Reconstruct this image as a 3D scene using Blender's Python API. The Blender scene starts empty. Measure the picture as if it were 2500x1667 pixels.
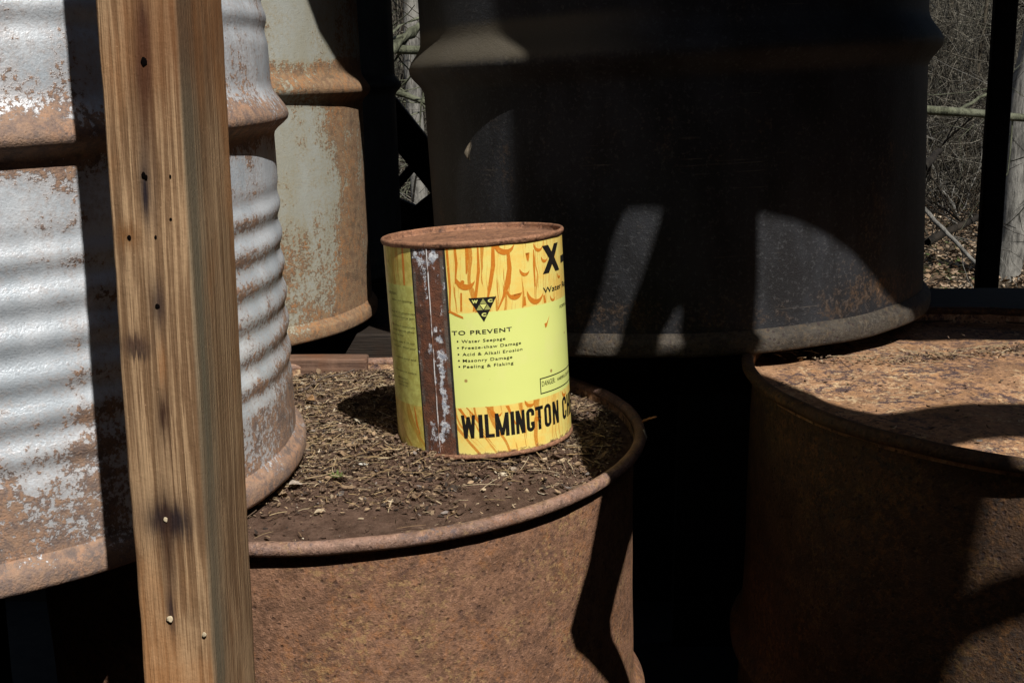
import bpy, bmesh, math, random
import numpy as np
from mathutils import Vector, Matrix, noise as mn
R_ = math.radians
scene = bpy.context.scene
col = scene.collection
random.seed(7); rng = np.random.default_rng(7)
ZR = .92                                   # roof height above the camera
CZ = 1.2                                   # camera height

# ---------------------------------------------------------------- camera
cam_d = bpy.data.cameras.new("camera"); cam = bpy.data.objects.new("camera", cam_d); col.objects.link(cam)
cam.location = (0, 0, CZ); cam.rotation_euler = (math.pi/2 - 0.2006, 0, 0)
cam_d.sensor_width = 36; cam_d.lens = 39.555; cam_d.clip_start = 0.02; cam_d.clip_end = 400
scene.camera = cam
# ---------------------------------------------------------------- sky and sun
SUN_AZ, SUN_EL = R_(-24.5), R_(50)
D = Vector((math.sin(SUN_AZ)*math.cos(SUN_EL), math.cos(SUN_AZ)*math.cos(SUN_EL), -math.sin(SUN_EL)))
w = bpy.data.worlds.new("World"); scene.world = w; w.use_nodes = True
nt = w.node_tree; bg = nt.nodes["Background"]
sky = nt.nodes.new("ShaderNodeTexSky"); sky.sky_type = 'NISHITA'; sky.sun_disc = False
sky.sun_elevation = SUN_EL; sky.sun_rotation = math.atan2(-D.x, -D.y)
nt.links.new(sky.outputs[0], bg.inputs[0]); bg.inputs[1].default_value = 0.05
sl = bpy.data.lights.new("sun", 'SUN'); sl.energy = 5.0; sl.angle = R_(0.38); sl.color = (1, 0.95, 0.87)
so = bpy.data.objects.new("sun", sl); col.objects.link(so)
so.rotation_euler = D.to_track_quat('-Z', 'Y').to_euler()
scene.view_settings.view_transform = 'Standard'; scene.view_settings.look = 'None'
scene.view_settings.exposure = 0.0; scene.view_settings.gamma = 1
scene.cycles.max_bounces = 6

# ---------------------------------------------------------------- object helpers
def tag(o, label=None, cat=None, group=None, kind=None):
    if label: o['label'] = label
    if cat: o['category'] = cat
    if group: o['group'] = group
    if kind: o['kind'] = kind
    return o
def empty(name, loc=(0, 0, 0), M=None):
    o = bpy.data.objects.new(name, None); col.objects.link(o); o.empty_display_size = .05
    if M is not None: o.matrix_world = M
    else: o.location = loc
    return o
def link(name, me, mat=None, parent=None, smooth=True):
    o = bpy.data.objects.new(name, me); col.objects.link(o)
    if mat:
        for m_ in (mat if isinstance(mat, (list, tuple)) else [mat]): me.materials.append(m_)
    if smooth: me.shade_smooth()
    if parent is not None: o.parent = parent
    return o
def mesh(name, verts, faces):
    me = bpy.data.meshes.new(name)
    me.from_pydata([tuple(v) for v in verts], [], faces); me.update(); return me
def box_mesh(sx, sy, sz, bevel=.003, cuts=0, rough=0, seed=0):
    bm = bmesh.new(); bmesh.ops.create_cube(bm, size=1)
    bmesh.ops.scale(bm, vec=(sx, sy, sz), verts=bm.verts)
    if cuts:
        L = max(sx, sy, sz); ax = [sx, sy, sz].index(L)
        for k in range(1, cuts):
            co = [0, 0, 0]; no = [0, 0, 0]; co[ax] = -L/2 + L*k/cuts; no[ax] = 1
            bmesh.ops.bisect_plane(bm, geom=bm.verts[:]+bm.edges[:]+bm.faces[:], plane_co=co, plane_no=no)
    if bevel:
        es = [e for e in bm.edges if len(e.link_faces) == 2 and e.calc_face_angle() > .5]
        bmesh.ops.bevel(bm, geom=es, offset=bevel, segments=3, affect='EDGES', profile=.6)
    if rough:
        for v in bm.verts:
            q = Vector((v.co.x*9+seed, v.co.y*9, v.co.z*9)); v.co += mn.noise_vector(q)*rough + mn.noise_vector(q*6)*rough*.35
    me = bpy.data.meshes.new("box"); bm.to_mesh(me); bm.free(); return me

# ---------------------------------------------------------------- material helper
class Mat:
    def __init__(s, name, rough=.8, metal=0., spec=.5):
        s.m = bpy.data.materials.new(name); s.m.use_nodes = True; s.t = s.m.node_tree
        s.b = s.t.nodes["Principled BSDF"]
        s.b.inputs['Roughness'].default_value = rough; s.b.inputs['Metallic'].default_value = metal
        s.b.inputs['Specular IOR Level'].default_value = spec
        s.tc = s.t.nodes.new("ShaderNodeTexCoord"); s.P = s.tc.outputs['Object']
    def put(s, sock, v):
        if hasattr(v, 'is_output') or isinstance(v, bpy.types.NodeSocket): s.t.links.new(v, sock)
        else:
            if isinstance(v, (tuple, list)) and len(v) == 3 and sock.type == 'RGBA': v = (*v, 1)
            sock.default_value = v
    def map(s, scale=(1, 1, 1), loc=(0, 0, 0), src=None):
        n = s.t.nodes.new("ShaderNodeMapping"); s.put(n.inputs[0], src or s.P)
        n.inputs['Scale'].default_value = scale; n.inputs['Location'].default_value = loc; return n.outputs[0]
    def noise(s, scale, detail=5, rough=.55, v=None, dist=0., lac=2.):
        n = s.t.nodes.new("ShaderNodeTexNoise"); s.put(n.inputs['Vector'], v or s.P)
        n.inputs['Scale'].default_value = scale; n.inputs['Detail'].default_value = detail
        n.inputs['Roughness'].default_value = rough; n.inputs['Distortion'].default_value = dist
        n.inputs['Lacunarity'].default_value = lac; return n.outputs[0]
    def voro(s, scale, v=None, feat='F1', rnd=1.):
        n = s.t.nodes.new("ShaderNodeTexVoronoi"); s.put(n.inputs['Vector'], v or s.P); n.feature = feat
        n.inputs['Scale'].default_value = scale; n.inputs['Randomness'].default_value = rnd
        return n.outputs['Distance'], n.outputs['Color']
    def ramp(s, f, stops, interp='LINEAR'):
        n = s.t.nodes.new("ShaderNodeValToRGB"); s.put(n.inputs[0], f); e = n.color_ramp.elements
        n.color_ramp.interpolation = interp
        while len(e) < len(stops): e.new(.5)
        for k, (p, c) in enumerate(stops):
            e[k].position = p; e[k].color = (c, c, c, 1) if not isinstance(c, (tuple, list)) else (*c, 1)
        return n.outputs[0]
    def math(s, op, a, b=0., c=0., clamp=False):
        n = s.t.nodes.new("ShaderNodeMath"); n.operation = op; n.use_clamp = clamp
        s.put(n.inputs[0], a); s.put(n.inputs[1], b); s.put(n.inputs[2], c); return n.outputs[0]
    def step(s, f, a, b):                       # smoothstep a..b -> 0..1
        n = s.t.nodes.new("ShaderNodeMapRange"); n.interpolation_type = 'SMOOTHSTEP'
        s.put(n.inputs['Value'], f)
        rev = a > b
        n.inputs['From Min'].default_value = min(a, b); n.inputs['From Max'].default_value = max(a, b)
        n.inputs['To Min'].default_value = 1. if rev else 0.; n.inputs['To Max'].default_value = 0. if rev else 1.
        return n.outputs[0]
    def band(s, f, a, b, soft): return s.math('MULTIPLY', s.step(f, a-soft, a+soft), s.step(f, b+soft, b-soft))
    def mix(s, f, a, b, mode='MIX'):
        n = s.t.nodes.new("ShaderNodeMix"); n.data_type = 'RGBA'; n.blend_type = mode
        s.put(n.inputs[0], f); s.put(n.inputs[6], a); s.put(n.inputs[7], b); return n.outputs[2]
    def xyz(s, src=None):
        n = s.t.nodes.new("ShaderNodeSeparateXYZ"); s.put(n.inputs[0], src or s.P); return n.outputs[:3]
    def comb(s, x, y, z):
        n = s.t.nodes.new("ShaderNodeCombineXYZ")
        for k, q in enumerate((x, y, z)): s.put(n.inputs[k], q)
        return n.outputs[0]
    def spot(s, x, z, x0, z0, a, b):
        dx = s.math('DIVIDE', s.math('SUBTRACT', x, x0), a); dz = s.math('DIVIDE', s.math('SUBTRACT', z, z0), b)
        r = s.math('ADD', s.math('MULTIPLY', dx, dx), s.math('MULTIPLY', dz, dz))
        return s.math('POWER', 2.718, s.math('MULTIPLY', r, -1.))
    def color(s, c): s.put(s.b.inputs['Base Color'], c)
    def rough(s, c): s.put(s.b.inputs['Roughness'], c)
    def bump(s, h, dist=.001, strength=1.):
        n = s.t.nodes.new("ShaderNodeBump"); s.put(n.inputs['Height'], h)
        n.inputs['Distance'].default_value = dist; n.inputs['Strength'].default_value = strength
        s.t.links.new(n.outputs[0], s.b.inputs['Normal']); return s
    def attr(s, name='Col'):
        n = s.t.nodes.new("ShaderNodeAttribute"); n.attribute_name = name; return n.outputs['Color']

def flat(name, c, rough=.8, metal=0., bump=0, bscale=200):
    m = Mat(name, rough, metal)
    k = m.noise(bscale*.2, 5)
    m.color(m.mix(m.step(k, .3, .7), tuple(x*.7 for x in c), tuple(x*1.2 for x in c)))
    if bump: m.bump(m.noise(bscale, 4), bump)
    return m.m

# ---- rust
def rust_mat(name, base=(.235, .125, .076), dark=(.060, .036, .036), orange=(.36, .155, .060), yellow=(.42, .27, .12),
             yamt=.8, damt=.7, gloss=.55, pits=1., offs=0., oamt=.75, sc=1., dlo=.52):
    m = Mat(name, .75, 0., .35)
    def P(a, b=0, c=0): return m.map((1, 1, 1), (offs+a, offs*.7+b, c))
    P0 = P(0)
    big = m.noise(7, 4, .6, P0); med = m.noise(42*sc, 6, .7, P0, .3); fin = m.noise(300*sc, 4, .7, P0); fin2 = m.noise(750, 2, .6, P0)
    c = m.mix(m.step(med, .38, .62), tuple(x*.72 for x in base), tuple(x*1.22 for x in base))
    mo = m.math('MULTIPLY', m.step(m.noise(150*sc, 5, .75, P(1), .2), .48, .60), m.step(m.noise(13, 5, .7, P(5)), .42, .58))
    c = m.mix(m.math('MULTIPLY', mo, oamt), c, orange)
    my = m.math('MULTIPLY', m.step(m.noise(190*sc, 5, .75, P(3, 2, 1), .2), .50, .59), m.step(m.noise(17, 5, .7, P(5, 0, 4)), .48, .60))
    c = m.mix(m.math('MULTIPLY', my, yamt), c, yellow)
    md = m.math('MULTIPLY', m.step(m.noise(120*sc, 6, .75, P(7, 0, 3)), dlo, dlo+.08), m.step(m.noise(12, 4, .6, P(1, 8, 3)), .36, .56))
    c = m.mix(m.math('MULTIPLY', md, damt), c, dark)
    vd, vc = m.voro(210, P0); vr = m.xyz(vc)[0]
    pit = m.math('MULTIPLY', m.step(vd, .42, .16), m.step(vr, .52, .80))
    c = m.mix(m.math('MULTIPLY', pit, .8*pits), c, (.030, .018, .020))
    c = m.mix(m.math('MULTIPLY', m.step(fin, .55, .66), .45), c, tuple(min(1, x*2.1+.02) for x in base))
    c = m.mix(m.math('MULTIPLY', m.step(fin, .45, .34), .55), c, tuple(x*.35 for x in base))
    c = m.mix(m.math('MULTIPLY', m.step(fin2, .45, .32), .35), c, (.035, .02, .018))
    m.color(c)
    m.rough(m.math('ADD', m.math('MULTIPLY', fin, .35), gloss))
    h = m.math('ADD', m.math('MULTIPLY', med, .9), m.math('ADD', m.math('MULTIPLY', fin, .9), m.math('MULTIPLY', fin2, .4)))
    h = m.math('SUBTRACT', h, m.math('MULTIPLY', pit, .35))
    m.bump(h, .0013)
    return m.m
M_rust = rust_mat("rust_brown", pits=.55, damt=.45, oamt=.6, yamt=.6)
M_rust_rim = rust_mat("rust_rim", base=(.26, .16, .12), dark=(.14, .11, .115), damt=.8, yamt=.35, oamt=.4, offs=4, gloss=.38, pits=.4)
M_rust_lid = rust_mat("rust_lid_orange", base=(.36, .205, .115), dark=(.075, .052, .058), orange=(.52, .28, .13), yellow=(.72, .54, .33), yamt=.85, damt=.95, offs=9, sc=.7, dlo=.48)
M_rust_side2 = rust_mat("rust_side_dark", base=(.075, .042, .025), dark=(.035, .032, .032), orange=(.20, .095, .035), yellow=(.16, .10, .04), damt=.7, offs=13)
M_rust_canlid = rust_mat("rust_can_lid", base=(.29, .145, .085), dark=(.09, .055, .045), orange=(.34, .165, .085), yellow=(.38, .23, .14), yamt=.3, damt=.5, offs=21, pits=.6)

# ---- painted, rusting drums.  z in the object's own metres
def paint_mat(name, paint, paint2, rustc, rustd, zprof, amt, peel=.0006, gloss=.38, metal=.25, white=0., stain=None, offs=0., streak=.5, xr=None, ripple=False, lit_dust=None, oc=(.40, .19, .08)):
    """zprof: list of (z, rust bias)  amt: overall threshold"""
    m = Mat(name, gloss, metal, .5)
    P0 = m.map((1, 1, 1), (offs, offs*.6, offs*.3)); x, y, z = m.xyz()
    zz = m.math('DIVIDE', z, .9, clamp=True)
    zb = m.ramp(zz, [(p/.9, v) for p, v in zprof])
    big = m.noise(9, 5, .62, P0, .2); med = m.noise(75, 8, .78, P0, .15); st = m.noise(30, 6, .65, m.map((1, 1, .16), (offs+2, 3, 0)))
    fin = m.noise(260, 4, .7, P0); fin2 = m.noise(620, 3, .6, P0)
    f = m.math('ADD', m.math('MULTIPLY', big, .75), m.math('MULTIPLY', med, .45))
    f = m.math('ADD', f, m.math('MULTIPLY', st, streak)); f = m.math('ADD', f, m.math('MULTIPLY', fin, .62))
    f = m.math('ADD', f, zb)
    if ripple:           # rust settles on the lower flank of each rib
        rp = m.math('SINE', m.math('ADD', m.math('MULTIPLY', m.math('SUBTRACT', z, .058), 2*math.pi/.0262), 2.6))
        rp = m.math('MULTIPLY', rp, m.math('MULTIPLY', m.band(z, .06, .235, .01), m.step(m.noise(5, 3, .5, m.map(loc=(2, 7, 1))), .40, .56)))
        f = m.math('ADD', f, m.math('MULTIPLY', rp, .11))
    if xr is not None:
        f = m.math('ADD', f, m.math('MULTIPLY', m.step(x, xr[0], xr[1]), xr[2]))
    f = m.math('SUBTRACT', f, (.75+.45+.62+streak)/2)
    rm = m.step(f, amt, amt+.07); sm = m.step(f, amt-.16, amt+.02)
    c = m.mix(m.step(m.noise(22, 5, .6, m.map((1, 1, .5), (offs+9, 1, 1))), .35, .65), paint, paint2)
    if white:
        c = m.mix(m.math('MULTIPLY', m.step(m.noise(35, 6, .7, m.map((1, 1, 1), (offs+19, 1, 1))), .58, .64), white), c, (.8, .8, .78))
    c = m.mix(m.math('MULTIPLY', sm, .6), c, stain or tuple(.5*a+.5*b for a, b in zip(paint, rustc)))
    rc = m.mix(m.step(m.noise(110, 6, .75, m.map((1, 1, 1), (offs+1, 4, 7))), .38, .62), rustd, rustc)
    rc = m.mix(m.math('MULTIPLY', m.step(fin, .58, .7), .5), rc, tuple(min(1, a*1.5) for a in rustc))
    rc = m.mix(m.math('MULTIPLY', m.step(m.noise(38, 5, .7, m.map((1, 1, 1.6), (offs+6, 2, 1))), .54, .62), .6), rc, tuple(a*.45 for a in rustd))
    rc = m.mix(m.math('MULTIPLY', m.math('MULTIPLY', m.step(m.noise(130, 6, .8, m.map((1, 1, .8), (offs+8, 5, 1))), .49, .58), m.step(m.noise(16, 4, .6, m.map(loc=(offs, 9, 9))), .42, .56)), .8), rc, oc)
    c = m.mix(m.math('MULTIPLY', rm, .85), c, rc)
    c = m.mix(m.math('MULTIPLY', m.step(fin2, .40, .28), .35), c, (.04, .03, .025))
    if lit_dust:
        c = m.mix(m.math('MULTIPLY', m.step(fin, .53, .66), .45), c, (.075, .078, .085))
        sc_ = m.step(m.noise(1., 4, .6, m.map((9, 9, 260), (3, 1, 2))), .66, .70)
        c = m.mix(m.math('MULTIPLY', m.math('MULTIPLY', sc_, m.step(m.noise(11, 3), .5, .62)), .6), c, (.13, .11, .09))
        c = m.mix(m.math('MULTIPLY', m.math('MULTIPLY', m.step(x, -.02, -.14), m.band(m.math('ADD', z, m.math('MULTIPLY', m.math('SUBTRACT', fin, .5), .012)), lit_dust[0], lit_dust[1], .006)), lit_dust[2]), c, lit_dust[3])  # hoop dust only on the sunlit side, so the shaded part stays black
    m.color(c)
    m.rough(m.math('ADD', m.math('MULTIPLY', rm, .45), m.math('ADD', gloss, m.math('MULTIPLY', fin, .12))))
    m.put(m.b.inputs['Metallic'], m.math('MULTIPLY', m.math('SUBTRACT', 1., rm), metal))
    if metal == 0: m.b.inputs['Specular IOR Level'].default_value = .3
    h = m.math('ADD', m.math('ADD', m.math('MULTIPLY', fin, .55), m.math('MULTIPLY', fin2, .5)), m.math('MULTIPLY', m.math('MULTIPLY', rm, fin2), .9))
    h = m.math('ADD', h, m.math('MULTIPLY', med, .18))
    m.bump(h, peel*2)
    return m.m

M_silver = paint_mat("silver_paint_rusting", (.76, .81, .88), (.52, .58, .65), (.31, .165, .080), (.13, .068, .042),
    [(0, .36), (.018, .22), (.045, .17), (.08, .10), (.11, .06), (.25, .03), (.262, .12), (.280, .34), (.292, .34), (.31, .14), (.34, .03), (.36, .04), (.7, .1), (.87, .3)], .135, peel=.00032, gloss=.32, metal=.25, offs=3, streak=.35, ripple=True)
M_grey = paint_mat("grey_paint_rusting", (.37, .385, .36), (.33, .325, .27), (.31, .19, .10), (.20, .105, .058),
    [(0, .36), (.02, .22), (.07, .13), (.15, .06), (.25, .03), (.275, .04), (.295, .24), (.315, .30), (.330, .22), (.340, -.02), (.45, -.02), (.6, .0), (.87, .3)], .15, peel=.0004, gloss=.5, metal=.0, offs=11, streak=.45, stain=(.33, .285, .19), xr=(.235, .282, .22), oc=(.40, .17, .055))
M_black = paint_mat("black_paint", (.012, .012, .014), (.026, .028, .034), (.20, .11, .045), (.05, .03, .02),
    [(0, .10), (.016, .05), (.022, .11), (.045, .10), (.06, -.05), (.26, -.14), (.275, .05), (.29, -.12), (.5, -.2), (.87, 0)], .26, peel=.0005, gloss=.58, metal=.0, offs=6, streak=.3, lit_dust=(.280, .318, .75, (.105, .090, .065)))
M_black_rim = rust_mat("dusty_black_rim", base=(.052, .044, .035), dark=(.03, .026, .026), orange=(.10, .07, .04), yellow=(.12, .10, .075), offs=30)

# ---------------------------------------------------------------- drums
def frame(C, n, rot=0.):
    """4x4: local z = n at point C; local y stays towards world +Y"""
    n = Vector(n).normalized(); u = Vector((0, 1, 0)).cross(n).normalized(); v = n.cross(u)
    return Matrix.Translation(C) @ Matrix((u, v, n)).transposed().to_4x4() @ Matrix.Rotation(rot, 4, 'Z')
RB = .2825
def hoopf(z, h, amp, w0, w1, sharp=1.):
    t = (z-h)
    s = abs(t)/(w1 if t > 0 else w0)
    if s >= 1: return 0
    return amp*(0.5+0.5*math.cos(math.pi*s))**sharp
def drum(name, C, n, at='bottom', H=.87, hoop=.295, hoop_amp=.0125, ripples=False, mats=None, lid_depth=.014, dents=.0012, seed=0,
         label='', lid_wave=.001, chime_top=.0062, hw=(.020, .026), dent_list=(), scale=1.):
    n = Vector(n).normalized(); C = Vector(C)
    base = C - n*(H if at == 'top' else 0)
    root = empty(name, M=frame(base, n) @ Matrix.Scale(scale, 4)); tag(root, label, 'oil drum', 'steel oil drums in the shed')
    m_body, m_rim, m_lid = mats
    NS = 220
    zs = list(np.arange(.014, H-.004, .0036 if ripples or at == 'bottom' else .006))
    V = []; F = []
    for z in zs:
        r0 = RB + hoopf(z, hoop, hoop_amp, hw[0], hw[1], 1.2) + hoopf(z, H-hoop, hoop_amp, hw[0], hw[1], 1.2)
        if ripples:
            for (a, b) in ((.058, .238), (.345, .53)):
                if a < z < b:
                    e = min(1, (z-a)/.02, (b-z)/.02); r0 += .0016*e*(math.cos((z-a)/.0262*2*math.pi)-.5)
        for k in range(NS):
            th = 2*math.pi*k/NS
            q = Vector((math.cos(th)*2.2+seed, math.sin(th)*2.2, z*5))
            dr = mn.noise(q)*dents + mn.noise(q*3)*dents*.4
            for (dth, dz, sa, sz, am) in dent_list:
                da = (th-dth+math.pi) % (2*math.pi)-math.pi
                e = (da/sa)**2+((z-dz)/sz)**2
                if e < 9: dr -= am*math.exp(-e)
            r = r0+dr
            V.append((r*math.cos(th), r*math.sin(th), z))
    for j in range(len(zs)-1):
        for k in range(NS):
            a = j*NS+k; b = j*NS+(k+1) % NS; F.append((a, b, b+NS, a+NS))
    link('body', mesh('body', V, F), m_body, root)
    def lathe(nm, prof, mat, closed=False, wob=.0006, sd=0, cap=False):
        V = []; F = []; L = len(prof)
        for j, (r, z) in enumerate(prof):
            for k in range(NS):
                th = 2*math.pi*k/NS
                q = Vector((math.cos(th)*4+sd+seed, math.sin(th)*4, 3.3))
                e = mn.noise(q)*wob + mn.noise(q*5)*wob*.5; e2 = mn.noise(q*1.7+Vector((5, 5, 5)))*wob
                V.append(((r+e)*math.cos(th), (r+e)*math.sin(th), z+e2))
        for j in range(L if closed else L-1):
            for k in range(NS):
                a = j*NS+k; b = j*NS+(k+1) % NS; j2 = ((j+1) % L)*NS
                F.append((a, b, j2+(k+1) % NS, j2+k))
        if cap: F.append(tuple(range((L-1)*NS, L*NS)))
        return link(nm, mesh(nm, V, F), mat, root)
    # bottom chime: a flat folded band
    lathe('bottom_rim', [(.279, -.006), (.286, -.0075), (.2895, -.0065), (.2905, -.003), (.2905, .006), (.2885, .0095), (.2850, .012), (.2832, .0155), (.2800, .016)], m_rim, sd=2, wob=.0009)
    lathe('bottom', [(.2800, .010), (.279, -.002), (.272, .004), (.15, .002), (.02, .002)], m_body, cap=True, sd=2)
    # top chime: rolled tube
    c = chime_top; pr = [(.2882+c*math.cos(a), H+c*math.sin(a)) for a in np.linspace(-2.4, math.pi+.75, 16)]
    lathe('top_rim', pr, m_rim, wob=.0009, sd=5)
    # inner wall and lid
    V = []; F = []; rr = [.2825, .2822, .2800] + list(np.linspace(.276, .004, 40))
    for j, r in enumerate(rr):
        for k in range(NS):
            th = 2*math.pi*k/NS
            z = H-.002 if j == 0 else (H-lid_depth+.001 if j == 1 else H-lid_depth)
            if j > 2:
                q = Vector((r*math.cos(th)*7+seed, r*math.sin(th)*7, 1.7)); ed = min(1, (.278-r)/.05)
                z += (mn.noise(q)*lid_wave*1.6+mn.noise(q*2.6)*lid_wave*.4)*ed + .002*math.exp(-((r-.235)/.006)**2)
            V.append((r*math.cos(th), r*math.sin(th), z))
    for j in range(len(rr)-1):
        for k in range(NS):
            a = j*NS+k; b = j*NS+(k+1) % NS; F.append((a, b, b+NS, a+NS))
    F.append(tuple(range((len(rr)-1)*NS, len(rr)*NS)))
    link('lid', mesh('lid', V, F), m_lid, root)
    return root
T1 = (-.0223, -.0204, 1); T3 = (-.0552, -.0154, 1); T0 = (-.0297, -.0418, 1); T2 = (-.0097, -.0402, 1)
def W(p): return Vector((p[0], p[1], p[2]+CZ))
D1C = W((-.1647, 1.0630, -.3062)); D0C = W((-.4756, .9503, -.3025)); D3C = W((.2108, 1.4490, -.2348)); D2C = W((.5238, 1.0694, -.2498)); D4C = W((-.4805, 1.556, -.2755))
N1 = Vector(T1).normalized()
drum_rust = drum('oil_drum', D1C, T1, 'top', mats=(M_rust, M_rust_rim, M_rust_lid), seed=1, dents=.0022, chime_top=.0056, hoop=.272,
    label='rusted brown oil drum with leaf litter and the yellow can on its lid')
drum_silver = drum('oil_drum', D0C, T0, 'bottom', mats=(M_silver, M_silver, M_silver), seed=2, ripples=True, hoop=.2904, hoop_amp=.0135, hw=(.017, .03),
    label='silver painted ribbed oil drum with rusty patches, behind the wooden post at the left')
drum_black = drum('oil_drum', D3C, T3, 'bottom', mats=(M_black, M_black_rim, M_black), seed=3, hoop=.2791, hoop_amp=.0155, hw=(.028, .034), dents=.001, scale=1.08,
    label='large black painted oil drum standing in deep shade behind the yellow can')
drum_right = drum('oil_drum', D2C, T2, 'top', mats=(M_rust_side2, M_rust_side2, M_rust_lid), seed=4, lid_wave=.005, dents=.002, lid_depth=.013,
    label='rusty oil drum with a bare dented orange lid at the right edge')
drum_grey = drum('oil_drum', D4C, T1, 'bottom', mats=(M_grey, M_grey, M_grey), seed=5, hoop=.300, hoop_amp=.012, dents=.0015,
    label='pale grey oil drum streaked with orange rust, upright behind the silver ribbed drum')
drum_back = drum('oil_drum', W((-.50, 2.22, -.30)), T1, 'bottom', mats=(M_black, M_black_rim, M_black), seed=8, hoop=.345, hoop_amp=.012,
    label='black oil drum in shadow, half hidden behind the grey rusty drum')

# ---------------------------------------------------------------- the paint can
CANC = W((-.025, 1.022, -.2966)); CANN = Vector((-.0584, .0078, .9983)).normalized(); CR, CH = .0812, .1895
can = empty('paint_can', M=frame(CANC, CANN))
tag(can, 'yellow and lime paint can with rusty lid, standing on the littered rusty drum', 'paint can')
def can_mat():
    m = Mat("can_label", .34, 0., .5)
    x, y, z = m.xyz()
    th = m.math('ARCTAN2', x, m.math('MULTIPLY', y, -1.)); s = m.math('MULTIPLY', th, CR*1000); h = m.math('MULTIPLY', z, 1000.)
    P2 = m.comb(m.math('MULTIPLY', s, .001), 0., z)
    fin = m.noise(700, 4, .7, P2); med = m.noise(120, 6, .7, P2)
    # printed wood grain
    warp = m.math('MULTIPLY', m.math('SUBTRACT', m.noise(22, 2, .5, P2), .5), 14.)
    lean = m.math('MULTIPLY', m.step(h, 60, 0), m.math('MULTIPLY', m.math('SUBTRACT', h, 46), m.math('MULTIPLY', m.step(s, 60, 0), .55)))
    ss = m.math('ADD', m.math('ADD', s, warp), lean)
    g1 = m.noise(1., 3, .6, m.comb(m.math('MULTIPLY', ss, .17), 3.1, m.math('MULTIPLY', h, .009)))
    g2 = m.noise(1., 3, .6, m.comb(m.math('MULTIPLY', ss, .75), 9.1, m.math('MULTIPLY', h, .012)))
    # wide grain at the left, fine lines at the right
    gm = m.step(s, 72, 62)
    ga = m.math('ADD', m.step(g1, .575, .60), m.math('MULTIPLY', m.step(g2, .60, .64), .55), clamp=True)
    gb = m.math('MULTIPLY', m.step(g2, .54, .58), .7)
    g = m.mix(gm, gb, ga)
    sp = m.step(m.math('ADD', m.noise(900, 3, .7, P2), m.math('MULTIPLY', g, .12)), .47, .56)
    g = m.math('MULTIPLY', g, m.math('ADD', m.math('MULTIPLY', sp, .55), .35))
    yel = m.mix(m.step(m.noise(60, 5, .7, P2), .4, .62), (.86, .74, .22), (.90, .64, .16))
    wood = m.mix(g, yel, (.60, .22, .025))
    wood = m.mix(m.math('MULTIPLY', m.math('MULTIPLY', m.step(fin, .60, .68), m.step(h, 150, 185)), .6), wood, (.28, .16, .10))
    lime = m.mix(m.math('MULTIPLY', m.step(m.noise(30, 5, .6, P2), .5, .75), .35), (.78, .85, .27), (.84, .82, .36))
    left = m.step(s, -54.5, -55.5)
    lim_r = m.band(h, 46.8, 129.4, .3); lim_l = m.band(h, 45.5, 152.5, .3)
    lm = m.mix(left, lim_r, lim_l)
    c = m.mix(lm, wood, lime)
    c = m.mix(m.math('MULTIPLY', left, m.math('ADD', m.math('MULTIPLY', m.step(med, .38, .6), .35), .35)), c, (.36, .32, .05))  # left panel toned olive: dirt plus its turn away from the sun
    # scattered chips
    vd, vc = m.voro(95, P2); vr = m.xyz(vc)[0]
    chip = m.math('MULTIPLY', m.step(vd, .20, .09), m.step(vr, .93, .94))
    c = m.mix(m.math('MULTIPLY', chip, .8), c, (.30, .11, .03))
    # rust band round the bottom and top edges
    edge = m.math('ADD', m.step(m.math('ADD', h, m.math('MULTIPLY', med, -16.)), -1, -5), m.step(m.math('ADD', h, m.math('MULTIPLY', med, 6.)), 191.5, 193), clamp=True)
    # seam strip
    wob = m.math('MULTIPLY', m.math('SUBTRACT', m.noise(28, 5, .6, P2), .5), 3.)
    stw = m.math('ADD', s, wob)
    strip = m.band(s, -55.0, -21.8, .25)
    rust = m.mix(m.step(m.noise(70, 7, .75, P2), .35, .65), (.055, .030, .022), (.175, .062, .030))
    rust = m.mix(m.step(m.noise(150, 5, .7, P2), .60, .70), rust, (.30, .12, .04))
    rust = m.mix(m.math('MULTIPLY', m.step(fin, .36, .26), .6), rust, (.02, .014, .012))
    grey = m.math('MULTIPLY', m.math('ADD', m.band(stw, -55, -51.5, 1.2), m.band(stw, -26.5, -22, 1.)), m.step(m.noise(45, 5, .6, P2), .38, .55), clamp=True)
    rust = m.mix(m.math('MULTIPLY', grey, .7), rust, (.12, .12, .105))
    # bare white metal along the seam
    wn = m.math('ADD', m.math('MULTIPLY', m.math('SUBTRACT', m.noise(150, 7, .85, P2), .5), 2.6), m.math('MULTIPLY', m.math('SUBTRACT', m.noise(60, 3, .6, m.map((1, 1, .45), src=P2)), .5), 2.0))
    def patch(s0, h0, a, b): return m.spot(s, h, s0, h0, a, b)
    ps = [patch(-44, 178, 7.5, 15), patch(-33, 181, 6, 13), patch(-42, 158, 3, 12), patch(-36, 115, 3.0, 4), patch(-33.5, 106, 5, 4), patch(-31, 92, 4.5, 6), patch(-31, 77, 3.5, 7),
          patch(-33, 62, 4.5, 8), patch(-31, 47, 4, 10), patch(-33, 30, 5, 7), patch(-37, 20, 3.5, 5), patch(-39, 68, 1.5, 10), patch(-41, 100, 3, 6), patch(-32.5, 58, 2.6, 36)]
    pm = ps[0]
    for q in ps[1:]: pm = m.math('MAXIMUM', pm, q)
    pm = m.step(m.math('ADD', m.math('MULTIPLY', pm, .8), m.math('MULTIPLY', wn, 1.25)), .46, .62)
    wc = m.mix(m.step(m.noise(170, 5, .7, P2), .40, .60), (.33, .37, .45), (.80, .83, .88))
    rust = m.mix(m.math('MULTIPLY', pm, .95), rust, wc)
    c = m.mix(strip, c, rust)
    ed2 = m.mix(m.step(m.noise(110, 5, .7, P2), .4, .6), (.10, .045, .028), (.21, .095, .05))
    c = m.mix(edge, c, ed2)
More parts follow.
